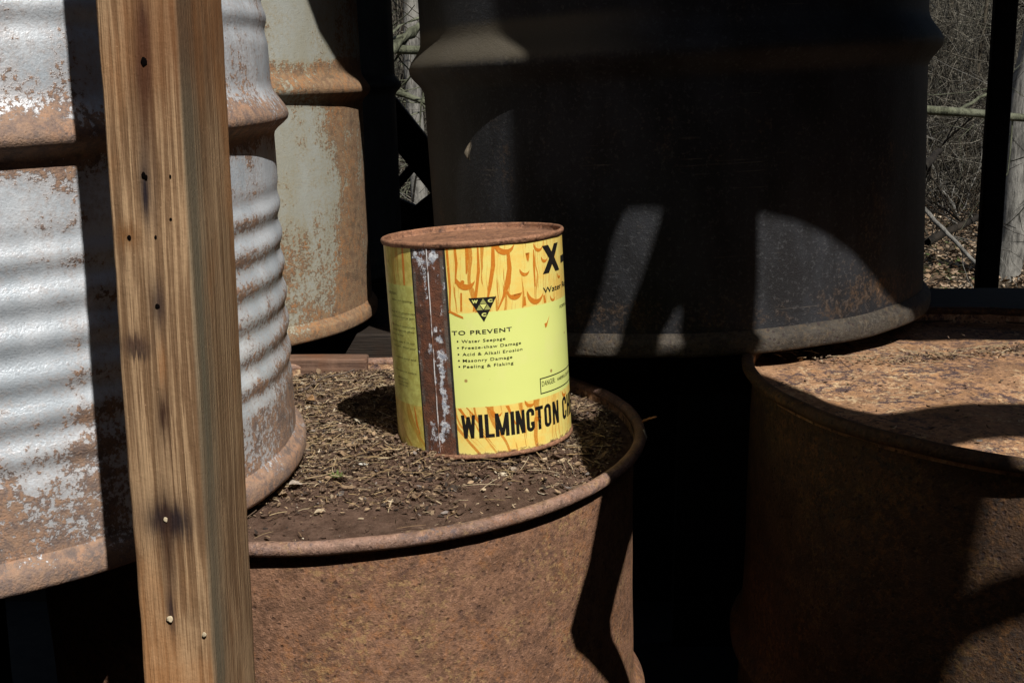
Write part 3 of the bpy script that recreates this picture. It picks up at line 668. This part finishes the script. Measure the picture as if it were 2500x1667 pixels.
rf = sheet('shade_roof_sheet', [shf(outer)]+[shf(h) for h in holes], CZ+ZR, .003, M_sheet)
tag(rf, 'added unseen roof sheet above the drums, holes shaped to throw the sun patches', 'roof')
bar = [(.200, .745), (.207, .69), (.207, .647), (.215, .606), (.229, .583), (.238, .519), (.238, .484), (.239, .461), (.251, .452), (.286, .455), (.304, .458), (.33, .455), (.45, .45), (.45, .49), (.342, .494), (.316, .495), (.293, .495), (.284, .505), (.283, .539), (.287, .595), (.30, .65), (.31, .745)]
br_ = sheet('shade_bracket', [bar], CZ+.12, .004, M_sheet); tag(br_, 'added unseen bracket under the roof sheet, shaped to cast the bent shadow band', 'bracket')  # added out of view, outlined to throw the kinked shade band
# hanger rod for the added bracket, along the sun so it adds no shadow
bm = bmesh.new(); L = (ZR-.12)/.76604
bmesh.ops.create_cone(bm, segments=8, radius1=.005, radius2=.005, depth=L, cap_ends=True)
me = bpy.data.meshes.new('rod'); bm.to_mesh(me); bm.free(); rod = link('hanger_rod', me, M_sheet, br_)
q = (-D).to_track_quat('Z', 'Y'); rod.rotation_mode = 'QUATERNION'; rod.rotation_quaternion = q; rod.location = Vector((.43, .47, 0))+(-D)*L/2
panel(-1.4, 2.2, .0, CZ+ZR-.01, -1.34, 'added tall dark boarded wall behind the viewer, shutting out sky light', 12)  # added wall out of view, keeps the shade dark
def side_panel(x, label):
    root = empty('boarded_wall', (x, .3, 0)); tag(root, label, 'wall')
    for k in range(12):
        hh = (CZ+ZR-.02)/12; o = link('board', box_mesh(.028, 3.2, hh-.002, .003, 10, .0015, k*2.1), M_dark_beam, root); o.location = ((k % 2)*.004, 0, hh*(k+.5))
side_panel(2.24, 'added tall dark boarded wall beyond the right drum, shutting out sky light'); side_panel(-1.44, 'added tall dark boarded wall left of the silver drum, shutting out sky light')  # added side walls, they close off sky light
sf = link('shed_floor', box_mesh(3.7, 4.0, .02, .0, 0, 0), flat('shed_floor_dirt', (.03, .022, .017), .95)); sf.location = (.4, .6, .012); tag(sf, 'dark dirt floor inside the shed', kind='structure')
# posts carrying the roof out of frame
for (x, y, lb) in ((2.1, -1.2, 'behind the viewer on the right'), (2.1, 1.85, 'in the back right corner'), (-1.35, 1.88, 'in the back left corner')):
    o = link('roof_post', box_mesh(.09, .09, CZ+ZR, .004, 10, .002, x), M_dark_wood); o.location = (x, y, (CZ+ZR)/2)
    tag(o, 'dark timber post under the roof sheet, '+lb, 'post', 'posts carrying the roof sheet')

# ---------------------------------------------------------------- leaf litter on the drum lid
FR1 = frame(D1C, T1)
CANL = (FR1.inverted() @ CANC)
def litter_h(x, y):
    """height above the rim centre plane, local to the lid"""
    r = math.hypot(x, y)
    h = -.008 + .009*math.exp(-((x-.13)**2+(y+.02)**2)/.018) + .004*math.exp(-((x+.06)**2+(y+.12)**2)/.01)
    h += .010*math.exp(-((x-.235)**2+(y-.03)**2)/.0015)
    dc = math.hypot(x-CANL.x, y-CANL.y); hc = CANL.z+.0005+(x-CANL.x)*-.036+.0025*max(0, min(1, (x-CANL.x)/.08))
    e_ = 1/(1+math.exp((dc-.105)/.012)); h = h*(1-e_)+hc*e_
    h += mn.noise(Vector((x*22, y*22, 0)))*.0032+mn.noise(Vector((x*70, y*70, 2)))*.0018+mn.noise(Vector((x*190, y*190, 2)))*.0008
    if r > .262: h = h+( -.009-h)*min(1, (r-.262)/.018)
    return h
V = []; F = []; rr = list(np.linspace(.281, .0, 90)); NS = 260
for r in rr[:-1]:
    for k in range(NS):
        th = 2*math.pi*k/NS; x, y = r*math.cos(th), r*math.sin(th); V.append((x, y, litter_h(x, y)))
V.append((0, 0, litter_h(0, 0)))
for j in range(len(rr)-2):
    for k in range(NS):
        a = j*NS+k; b = j*NS+(k+1) % NS; F.append((a, b, b+NS, a+NS))
for k in range(NS): F.append(((len(rr)-2)*NS+k, (len(rr)-2)*NS+(k+1) % NS, len(V)-1))
md = Mat("dirt", .95, 0, .2)
c = md.mix(md.step(md.noise(60, 7, .75), .35, .65), (.10, .058, .040), (.21, .13, .095))
c = md.mix(md.math('MULTIPLY', md.step(md.noise(330, 5, .8), .58, .68), .7), c, (.30, .22, .16))
c = md.mix(md.math('MULTIPLY', md.step(md.noise(240, 5, .8, md.map(loc=(3, 3, 3))), .42, .32), .7), c, (.03, .018, .014))
md.color(c); md.bump(md.math('ADD', md.noise(130, 8, .85), md.math('MULTIPLY', md.noise(600, 4, .7), .4)), .004)
dirt = link('dirt', mesh('dirt', V, F), md.m); dirt.matrix_world = FR1
tag(dirt, 'brown dirt lying on the lid of the littered rusty drum', 'dirt', kind='stuff')

ml = Mat("litter_bits", .85, 0, .25); ml.color(ml.mix(ml.math('MULTIPLY', ml.step(ml.noise(300, 4, .7), .45, .7), .5), ml.attr(), (.03, .02, .014))); ml.b.inputs['Roughness'].default_value = .8
M_bits = ml.m
PAL = [(.13, .087, .057), (.17, .115, .08), (.25, .17, .105), (.085, .052, .036), (.34, .24, .15), (.40, .31, .21), (.045, .033, .027), (.21, .18, .165), (.58, .50, .38)]
PW_ = np.array([.2, .2, .16, .16, .10, .05, .09, .03, .012]); PW_ /= PW_.sum()
def bits_mesh(name, items, mat, straws):
    """items: (pos, size, kind); builds curled flakes and tapered straws with a colour attribute"""
    V = []; F = []; Cc = []
    for (p, sz, up) in items:
        a = random.uniform(0, 6.283); til = random.gauss(0, .5); l = sz; ww = sz*random.uniform(.25, .7)
        ux = Vector((math.cos(a), math.sin(a), til*.6)).normalized(); uy = Vector((-math.sin(a), math.cos(a), random.gauss(0, .45))).normalized(); uz = ux.cross(uy).normalized()
        cu = random.uniform(-.35, .5)*sz*.5; b = len(V)
        for (i, j, k) in ((-1, -.35, 1), (-.4, -.9, .2), (.5, -.8, .1), (1, -.1, 1), (.4, .9, .3), (-.5, .7, .1), (0, 0, -.6)):
            jj = random.uniform(.75, 1.2); V.append(p+ux*(i*l*.5*jj)+uy*(j*ww*.5*jj)+uz*(k*cu)+Vector((0, 0, up)))
        cc = PAL[rng.choice(len(PAL), p=PW_)]; m_ = random.uniform(.7, 1.3); cc = tuple(q*m_ for q in cc)
        for t in range(6): F.append((b+t, b+(t+1) % 6, b+6)); Cc.append(cc)
    for (p, L, r, a, lift, cc, bend) in straws:
        b = len(V); n = 6; d = Vector((math.cos(a), math.sin(a), lift)); sd = Vector((-math.sin(a), math.cos(a), 0))
        for k in range(n+1):
            t = k/n-.5; c0 = p+d*(t*L)+sd*(bend*L*(t*t-.1))+Vector((0, 0, .0015-abs(t)*.001)); rr = r*(1-.5*abs(t))
            for j in range(3):
                g = j*2.094; V.append(c0+sd*(rr*math.cos(g))+Vector((0, 0, rr*math.sin(g))))
        for k in range(n):
            for j in range(3): A = b+3*k+j; B = b+3*k+(j+1) % 3; F.append((A, B, B+3, A+3)); Cc.append(cc)
    me = mesh(name, V, F); at = me.color_attributes.new('Col', 'FLOAT_COLOR', 'CORNER')
    buf = np.ones((len(me.loops), 4), np.float32)
    ls = np.array([pp.loop_total for pp in me.polygons]); buf[:, :3] = np.repeat(np.array(Cc, np.float32), ls, axis=0)
    at.data.foreach_set('color', buf.ravel())
    return me
CANL = (FR1.inverted() @ CANC)
def free(x, y): return math.hypot(x-CANL.x, y-CANL.y) > .079
def rand_disk(R):
    r = R*math.sqrt(random.random()); a = random.uniform(0, 6.283); return r*math.cos(a), r*math.sin(a)
items = []; straws = []
def keep(x, y):      # bare dirt towards the front rim
    e = y+.20-.10*x+ .05*mn.noise(Vector((x*14, y*14, 5)))
    return random.random() < max(.06, min(1, .25+e*9))
while len(items) < 36000:
    x, y = rand_disk(.272)
    if not free(x, y) or not keep(x, y): continue
    s = random.choice((.0015, .002, .0025, .003, .004, .005, .0065))*random.uniform(.7, 1.3)
    if random.random() < .03: s *= 2.4
    items.append((Vector((x, y, litter_h(x, y)+random.uniform(0, .0042))), s, 0))
while len(straws) < 3000:
    x, y = rand_disk(.262)
    if not free(x, y) or not keep(x, y): continue
    c = random.choice(((.42, .31, .17), (.33, .23, .12), (.22, .14, .08), (.5, .40, .26), (.12, .08, .055))); L = random.choice((.008, .012, .018, .026))*random.uniform(.6, 1.3)
    straws.append((Vector((x, y, litter_h(x, y)+random.uniform(.0008, .003))), L, random.uniform(.0002, .00055), random.uniform(0, 6.283), random.gauss(0, .16), c, random.uniform(-.3, .3)))
for _ in range(260):   # straw drift by the silver drum and at the far left
    x, y = -.13+random.gauss(0, .03), -.20+random.gauss(0, .022)
    if math.hypot(x, y) > .262: continue
    c = random.choice(((.52, .40, .23), (.42, .31, .17), (.60, .50, .33), (.25, .17, .09))); straws.append((Vector((x, y, litter_h(x, y)+random.uniform(.001, .005))), random.uniform(.012, .034), random.uniform(.0003, .0007), random.uniform(0, 6.283), random.gauss(0, .15), c, random.uniform(-.25, .25)))
lit = link('leaf_litter', bits_mesh('leaf_litter', items, M_bits, straws), M_bits, smooth=False); lit.matrix_world = FR1
tag(lit, 'dry leaf crumbs, straw and bark spread over the drum lid round the can', 'leaf litter', kind='stuff')

# single pieces one can point at
FI = FR1.inverted()
def lid_pt(px, py):
    """local lid point seen at an image point"""
    o = Vector((0, 0, CZ)); t = ray_at(px, py, 1.)-o; n = N1; k = (D1C-n*.004-o).dot(n)/t.dot(n); return FI @ (o+t*k)
def twig(name, pts, r, colr, label, cat='twig', side=(), M=FR1, local=True):
    V = []; F = []
    def tube(P, r0, r1):
        b = len(V); n = len(P)
        for k, p in enumerate(P):
            d = (P[min(k+1, n-1)]-P[max(k-1, 0)]).normalized(); u = d.orthogonal().normalized(); v = d.cross(u); rr = r0+(r1-r0)*k/(n-1)
            for j in range(6): a = j*math.pi/3; V.append(p+u*rr*math.cos(a)+v*rr*math.sin(a))
        for k in range(n-1):
            for j in range(6): A = b+6*k+j; B = b+6*k+(j+1) % 6; F.append((A, B, B+6, A+6))
        F.append(tuple(b+j for j in range(6))[::-1]); F.append(tuple(b+6*(n-1)+j for j in range(6)))
    def dens(P):
        out = []
        for a, b in zip(P[:-1], P[1:]):
            for k in range(4): q = a.lerp(b, k/4); out.append(q+mn.noise_vector(q*90)*r*.9)
        return out+[P[-1]]
    tube(dens(pts), r, r*.6)
    for s in side: tube(dens(s), r*.6, r*.3)
    mt = Mat(name+"_bark", .8); nn = mt.noise(400, 4, .7); mt.color(mt.mix(mt.step(nn, .35, .65), tuple(q*.6 for q in colr), colr)); mt.bump(nn, .0006)
    o = link(name, mesh(name, V, F), mt.m)
    if local: o.matrix_world = M
    return tag(o, label, cat)
def L(px, py, up=.003): p = lid_pt(px, py); p.z = litter_h(p.x, p.y)+up; return p
twig('straw', [L(1020, 1062, .004), L(1080, 1060, .003), L(1145, 1052, .004)], .0007, (.62, .52, .36), 'pale straw lying against the front foot of the yellow can', 'straw')
twig('twig', [L(645, 1128), L(700, 1110), L(765, 1098, .004)], .0010, (.36, .26, .15), 'tan twig on the litter left of the green sprig')
twig('twig', [L(870, 985, .004), L(900, 1010), L(920, 1050, .002)], .0009, (.16, .12, .09), 'dark twig on the litter by the left foot of the can')
twig('twig', [L(575, 1243, .002), L(640, 1240, .002), L(725, 1240, .002)], .0011, (.33, .20, .13), 'thin reddish twig lying along the front rim')
twig('twig', [L(700, 893, .004), L(740, 868), L(790, 858, .004), L(815, 852, .006)], .0015, (.15, .11, .085), 'grey brown twig near the back rim, left of the can', side=[[L(740, 868), L(715, 860, .008)]])
twig('straw', [L(1210, 1035, .003), L(1180, 1048), L(1150, 1062, .002)], .0007, (.50, .36, .2), 'tan straw on the litter at the right front of the can', 'straw')
a = ray_at(1477, 968, 1.03); b = ray_at(1508, 957, .99)
twig('straw', [a, a.lerp(b, .5)+Vector((0, 0, .001)), b], .0013, (.45, .22, .13), 'reddish straw sticking out over the right side of the drum rim', 'straw', local=False)
a = ray_at(1478, 985, 1.02); twig('straw', [a, a+Vector((.003, 0, -.008)), a+Vector((.001, .001, -.016))], .0009, (.6, .58, .55), 'white wisp hanging from the right side of the drum rim', 'wisp', local=False)
def leaf(name, M, L_, W_, colr, label, curl=.3, cat='dead leaf', seed=0):
    V = []; F = []; n = 9; m_ = 5
    for i in range(n):
        t = i/(n-1); ww = W_*math.sin(math.pi*min(1, t*1.05))**.7*(1+.25*mn.noise(Vector((t*6, seed, 0))))
        for j in range(m_):
            u = (j/(m_-1)-.5); V.append((t*L_-L_/2, u*ww, curl*ww*abs(u)*1.6+curl*L_*.3*math.sin(t*4+seed)+.0006*mn.noise(Vector((t*9, u*9, seed)))))
    for i in range(n-1):
        for j in range(m_-1): a = i*m_+j; F.append((a, a+1, a+m_+1, a+m_))
    mt = Mat(name+"_skin", .7); nn = mt.noise(260, 5, .7); mt.color(mt.mix(mt.step(nn, .35, .65), tuple(q*.55 for q in colr), colr)); mt.bump(nn, .0006)
    o = link(name, mesh(name, V, F), mt.m); md_ = o.modifiers.new('thick', 'SOLIDIFY'); md_.thickness = .0002; o.matrix_world = M; return tag(o, label, cat)
def on_lid(px, py, yaw, up=.003, tilt=.2): return FR1 @ Matrix.Translation(L(px, py, up)) @ Matrix.Rotation(yaw, 4, 'Z') @ Matrix.Rotation(tilt, 4, 'X') @ Matrix.Scale(.72, 4)
leaf('leaf_fragment', on_lid(835, 1078, .2), .012, .006, (.66, .64, .58), 'white leaf fragment on the litter in front of the can', seed=2)
leaf('leaf_fragment', on_lid(1180, 1100, 1.2), .011, .008, (.40, .33, .27), 'grey curled leaf fragment right of centre on the litter', seed=3)
leaf('leaf_fragment', on_lid(800, 1000, -.6), .014, .007, (.27, .18, .12), 'brown leaf fragment between silver drum and can', seed=4)
leaf('leaf_fragment', on_lid(715, 925, -.9, .008, .6), .026, .012, (.42, .24, .11), 'orange brown dead leaf against the foot of the silver drum', seed=5)
leaf('leaf_fragment', on_lid(735, 1180, .5), .014, .006, (.55, .44, .30), 'pale straw-coloured leaf fragment low on the litter', seed=6)
leaf('leaf_fragment', on_lid(680, 1125, .5, .006), .017, .010, (.48, .40, .33), 'pale crumpled leaf fragment beside the silver drum foot', seed=7)
# green sprig
V = []; F = []
c0 = L(776, 1108, .003)
for k in range(9):
    a = k*.7+.3; l = random.uniform(.006, .011); b = len(V); d = Vector((math.cos(a), math.sin(a), .35)); s_ = Vector((-math.sin(a), math.cos(a), 0))*.0011
    V += [c0-s_*.5, c0+s_*.5, c0+d*l*.5+s_, c0+d*l*.5-s_, c0+d*l]; F += [(b, b+1, b+2, b+3), (b+3, b+2, b+4)]
g = link('green_sprig', mesh('green_sprig', V, F), flat("sprig_green", (.12, .17, .04), .6)); g.matrix_world = FR1
tag(g, 'tiny green sprig on the brown litter in front of the can', 'sprig')
# dead leaf stuck to the black drum
P = ray_at(1087, 345, 1.0); o = Vector((0, 0, CZ)); dr = (P-o).normalized()
ax = Vector(T3).normalized(); Cc = D3C; dp = dr-ax*dr.dot(ax); op = (o-Cc); op = op-ax*op.dot(ax)
A_, B_, C_ = dp.dot(dp), 2*dp.dot(op), op.dot(op)-(RB*1.08+.002)**2; t = (-B_-math.sqrt(B_*B_-4*A_*C_))/(2*A_); P = o+dr*t
nr = (P-Cc); nr = (nr-ax*nr.dot(ax)).normalized(); xx = (ax+nr*.12).normalized(); yy = nr.cross(xx).normalized(); zz_ = xx.cross(yy)
leaf('dead_leaf', Matrix.Translation(P+nr*.004) @ Matrix((xx, yy, zz_)).transposed().to_4x4(), .020, .010, (.17, .14, .10), 'small curled dead leaf stuck on the side of the large black drum', curl=.45, seed=1)
# debris on the right drum's lid
FR2 = frame(D2C, T2); items = []; st2 = []
for _ in range(1100):
    x = random.gauss(0, .16); y = .125+.03*math.sin(x*11)+random.gauss(0, .010)
    if random.random() < .35: x, y = rand_disk(.26)
    if math.hypot(x, y) > .268: continue
    items.append((Vector((x, y, -.0105+random.uniform(0, .002)+.003*max(0, mn.noise(Vector((x*7, y*7, 1))))), random.uniform(.003, .009), 0)) if False else (Vector((x, y, -.0095+random.uniform(0, .004))), random.uniform(.002, .007), 0))
for _ in range(90):
    x = random.gauss(0, .15); y = .125+.03*math.sin(x*11)+random.gauss(0, .012)
    if math.hypot(x, y) > .262: continue
    st2.append((Vector((x, y, -.007)), random.uniform(.01, .03), .0006, random.uniform(0, 6.283), 0, (.35, .26, .16), random.uniform(-.2, .2)))
lit2 = link('lid_debris', bits_mesh('lid_debris', items, M_bits, st2), M_bits, smooth=False); lit2.matrix_world = FR2
tag(lit2, 'thin line of leaf crumbs across the bare orange lid of the right drum', 'leaf litter', kind='stuff')

# ---------------------------------------------------------------- ground and woods
def ground_z(x, y):
    h = 0
    if y > 6: h += .05*(y-6)
    if y > 12: h += .10*(y-12)
    if y > 20: h += .12*(y-20)
    return h+(.06*mn.noise(Vector((x*.7, y*.7, 0)))+.03*mn.noise(Vector((x*2.3, y*2.3, 3))))*min(1, max(0, (y-2.6)/1.5))
xs = np.concatenate([np.linspace(-60, -9, 12), np.linspace(-8, 12, 110), np.linspace(13, 60, 12)]); ys = np.concatenate([np.linspace(-12, 2, 8), np.linspace(2.4, 18, 90), np.linspace(19, 90, 22)])
V = [(x, y, ground_z(x, y)) for y in ys for x in xs]; n = len(xs)
F = [(j*n+i, j*n+i+1, (j+1)*n+i+1, (j+1)*n+i) for j in range(len(ys)-1) for i in range(n-1)]
mg = Mat("forest_floor", .95, 0, .2)
c = mg.mix(mg.step(mg.noise(14, 8, .8), .38, .62), (.045, .033, .022), (.20, .155, .105))
c = mg.mix(mg.math('MULTIPLY', mg.step(mg.noise(45, 6, .8, mg.map(loc=(3, 1, 2))), .55, .65), .8), c, (.36, .30, .22))
c = mg.mix(mg.math('MULTIPLY', mg.step(mg.noise(1.1, 5, .6, mg.map(loc=(9, 1, 2))), .52, .66), .55), c, (.055, .075, .02))
mg.color(c); mg.bump(mg.noise(25, 8, .8), .05)
gr = link('ground', mesh('ground', V, F), mg.m); tag(gr, 'leaf covered forest floor', kind='structure')
# fallen leaves
V = []; F = []; Cc = []
def wedge(a0, a1, y0, y1):
    y = y0+(y1-y0)*random.random()**1.0; a = random.uniform(a0, a1); return a*y, y
items = []
for k in range(15000):
    x, y = wedge(.33, .50, 3.2, 13) if k % 5 > 1 else (wedge(-.15, -.03, 3.2, 11) if k % 5 else wedge(.1, .75, 3.0, 12))
    items.append((Vector((x, y, ground_z(x, y)+random.uniform(.005, .04))), random.uniform(.03, .075), 0))
PAL2, PW2 = PAL, PW_
PAL = [(.30, .22, .15), (.22, .15, .09), (.14, .09, .055), (.42, .34, .25), (.08, .055, .035), (.07, .10, .03)]; PW_ = np.array([.25, .25, .2, .12, .12, .06]); PW_ /= PW_.sum()
fl = link('fallen_leaves', bits_mesh('fallen_leaves', items, M_bits, []), M_bits, smooth=False); tag(fl, 'dry fallen leaves covering the forest floor', 'leaves', kind='stuff')

class Tubes:
    def __init__(s): s.V = []; s.F = []
    def add(s, P, r0, r1, n=5):
        b = len(s.V); m = len(P)
        for k, p in enumerate(P):
            d = (P[min(k+1, m-1)]-P[max(k-1, 0)]).normalized(); u = d.orthogonal().normalized(); v = d.cross(u); rr = r0+(r1-r0)*k/(m-1)
            for j in range(n): a = 2*math.pi*j/n; s.V.append(p+u*rr*math.cos(a)+v*rr*math.sin(a))
        for k in range(m-1):
            for j in range(n): A = b+n*k+j; B = b+n*k+(j+1) % n; s.F.append((A, B, B+n, A+n))
    def build(s, name, mat, parent=None): return link(name, mesh(name, s.V, s.F), mat, parent)
def wander(p, d, L_, n, wob, grav=0.):
    out = [p.copy()]; d = d.normalized()
    for k in range(n):
        d = (d+Vector((random.gauss(0, wob), random.gauss(0, wob), random.gauss(0, wob)+grav))).normalized(); p = p+d*(L_/n); out.append(p.copy())
    return out
def grow(T, p, d, L_, r, depth, wob=.16, kids=4):
    P = wander(p, d, L_, 6, wob); T.add(P, r, r*.45, 5 if r > .01 else 3)
    if depth <= 0: return
    for _ in range(kids):
        k = random.randint(2, 6); dd = (P[k]-P[k-1]).normalized(); side = dd.cross(Vector((random.gauss(0, 1), random.gauss(0, 1), random.gauss(0, 1)))).normalized()
        grow(T, P[k], dd*.6+side*.8, L_*random.uniform(.4, .65), r*.5, depth-1, wob, kids)
def bark(name, c1, c2, sc=30):
    m = Mat(name, .9, 0, .2); a = m.noise(sc, 7, .75, m.map((1, 1, .18))); b = m.noise(sc*.3, 4)
    c = m.mix(m.step(a, .38, .60), tuple(q*.35 for q in c1), c1); c = m.mix(m.math('MULTIPLY', m.step(b, .45, .65), .6), c, c2); m.color(c); m.bump(a, .02); return m.m
B_grey = bark("bark_grey", (.27, .26, .235), (.33, .32, .29)); B_moss = bark("bark_mossy", (.17, .18, .12), (.24, .25, .18)); B_brown = bark("bark_brown", (.085, .072, .052), (.13, .11, .085)); B_dark = bark("bark_dark", (.03, .025, .02), (.05, .04, .03))
def tree(x, y, r, H_, lean, mat, label, group=None, depth=2, kids=4, bl=1.3, sd=0, nb=7, zlo=.3):
    random.seed(100+sd); z = ground_z(x, y)
    root = empty('bare_tree', (x, y, z)); tag(root, label, 'tree', group)
    T = Tubes(); d = Vector((lean[0], lean[1], 1)); P = [Vector((0, 0, -.1))+d*(H_*k/14)+Vector((mn.noise(Vector((k*.5, sd, 0)))*r*.7, mn.noise(Vector((k*.5, sd, 9)))*r*.7, 0)) for k in range(15)]
    T.add(P, r*1.15, r*.6, 14); T.build('trunk', mat, root)
    C_ = Tubes()
    for _ in range(nb):
        k = random.randint(max(1, int(zlo*14)), 13); a = random.uniform(0, 6.283)
        grow(C_, P[k], Vector((math.cos(a), math.sin(a), random.uniform(.0, .6))), bl*random.uniform(.6, 1.2), r*.28, depth, kids=kids)
    C_.build('crown', mat, root)
    return root
def at_img(px, py, Y): p = ray_at(px, py, Y); return p
p = ray_at(2305, 575, 7.6)
tree(p.x, 7.6, .085, 6, (.055, .0), B_grey, 'pale grey trunk just right of the black leaning wall post', depth=2, nb=5, sd=1, zlo=.35)
p = ray_at(985, 480, 5.2)
tree(p.x+.02, 5.2, .075, 4, (-.38, .05), B_moss, 'greenish leaning trunk seen under the diagonal brace', depth=1, nb=4, sd=2, zlo=.4)
p = ray_at(966, 480, 8.0)
tree(p.x, 8.0, .055, 7, (-.02, .0), B_grey, 'slim pale trunk seen left of the black drum', depth=2, nb=6, sd=3)
k = 0
for (a, y, r) in ((-.105, 9.5, .05), (-.085, 12, .08), (-.12, 14, .09), (.385, 12.5, .03), (.405, 14.5, .05), (.44, 15, .06), (.37, 16, .06), (.47, 12, .05), (.425, 17, .1), (.395, 11, .02), (-.07, 16, .1), (.62, 9, .09), (-.2, 15, .1), (.33, 14, .1)):
    tree(a*y, y, r, 7, (random.uniform(-.06, .06), 0), (B_brown, B_dark, B_brown)[k % 3], 'thin leafless tree among the others in the sunlit woods', 'leafless trees in the woods', depth=2, nb=9, sd=10+k, zlo=.05, kids=4, bl=1.5); k += 1
# shrubs and brambles
k = 0
for (a, y) in [(.375, 9.4), (.39, 10.6), (.40, 12.2), (.415, 9.9), (.36, 11.5), (.43, 13.2), (.45, 12), (.31, 9.0), (.27, 11), (-.10, 8.0), (-.08, 9.2), (-.115, 10.1), (-.11, 12), (.5, 8)]:
    random.seed(300+k); x = a*y; z = ground_z(x, y); root = empty('bare_shrub', (x, y, z)); tag(root, 'tangled leafless shrub among the others in the sunlit woods', 'shrub', 'leafless shrubs in the woods')
    T = Tubes()
    for _ in range(8):
        an = random.uniform(0, 6.283); grow(T, Vector((random.gauss(0, .1), random.gauss(0, .1), -.03)), Vector((math.cos(an)*.6, math.sin(an)*.6, 1.0)), random.uniform(.9, 2.0), random.uniform(.006, .012), 2, wob=.2, kids=4)
    T.build('twigs', (B_brown, B_grey, B_moss, B_dark)[k % 4], root); k += 1
def limb(pa, pb, Ya, Yb, r0, r1, mat, label, sub=(), name='tree_limb', sd=0):
    random.seed(500+sd); T = Tubes(); a = ray_at(*pa, Ya); b = ray_at(*pb, Yb); n = max(3, min(10, int((b-a).length/r0/5)))
    P = [a.lerp(b, t/n)+Vector((mn.noise(Vector((t*.9, sd, 0))), 0, mn.noise(Vector((t*.9, sd, 5)))))*r0*.8 for t in range(n+1)]; T.add(P, r0, r1, 8)
    for s in range(5):
        q = P[random.randint(2, n)]; grow(T, q, Vector((random.gauss(0, 1), random.gauss(0, .5), random.gauss(0, 1))), random.uniform(.3, .7), r1*.35, 1, kids=3)
    o = T.build(name, mat); return tag(o, label, 'branch')
limb((2090, 250), (2560, 285), 4.2, 4.2, .017, .012, B_moss, 'thick mossy limb crossing level behind the right wall post', sd=1)
limb((2205, 252), (2310, 190), 4.2, 4.3, .007, .005, B_moss, 'pale side branch rising from the level mossy limb', sd=2)
limb((2118, 475), (2260, 625), 4.0, 3.7, .008, .006, B_grey, 'straight grey stick slanting down between black drum and post', sd=3)
limb((2130, 555), (2255, 495), 5.0, 5.2, .020, .014, B_dark, 'dark crooked branch lying over the leaves at right', sd=4)
limb((2120, 385), (2160, 345), 5.0, 5.4, .02, .014, B_dark, 'dark stub branch beside the black drum at right', sd=5)
limb((860, 145), (985, 38), 4.4, 4.6, .027, .022, B_moss, 'thick greenish limb rising to the right left of the black drum', sd=6)
limb((890, 112), (990, 116), 4.5, 4.5, .018, .016, B_moss, 'level greenish limb left of the black drum', sd=7)
limb((885, 205), (1010, 245), 4.5, 4.6, .013, .010, B_moss, 'thin limb sloping down behind the thick brace', sd=8)
B_thick = bark('bark_thicket', (.16, .145, .115), (.24, .225, .19), 3)
# thicket filling the distance
random.seed(900); T = Tubes()
for k in range(12500):
    if k % 9 < 4: a = random.uniform(.34, .48)
    elif k % 9 < 6: a = random.uniform(-.14, -.04)
    else: a = random.uniform(-.6, .8)
    y = random.uniform(10.5, 21); x = a*y; z = ground_z(x, y)+abs(random.gauss(0, 1.2)); up = random.random() < .4
    d = Vector((random.gauss(0, .35), random.gauss(0, .3), 1)) if up else Vector((random.gauss(0, 1), random.gauss(0, .5), random.gauss(0, .6)))
    T.add(wander(Vector((x, y, z)), d, random.uniform(.5, 2.2), 6, .22), random.uniform(.002, .007), .0015, 3)
o = T.build('thicket', B_thick); tag(o, 'tangle of bare twigs filling the distant woods', 'thicket', kind='stuff')
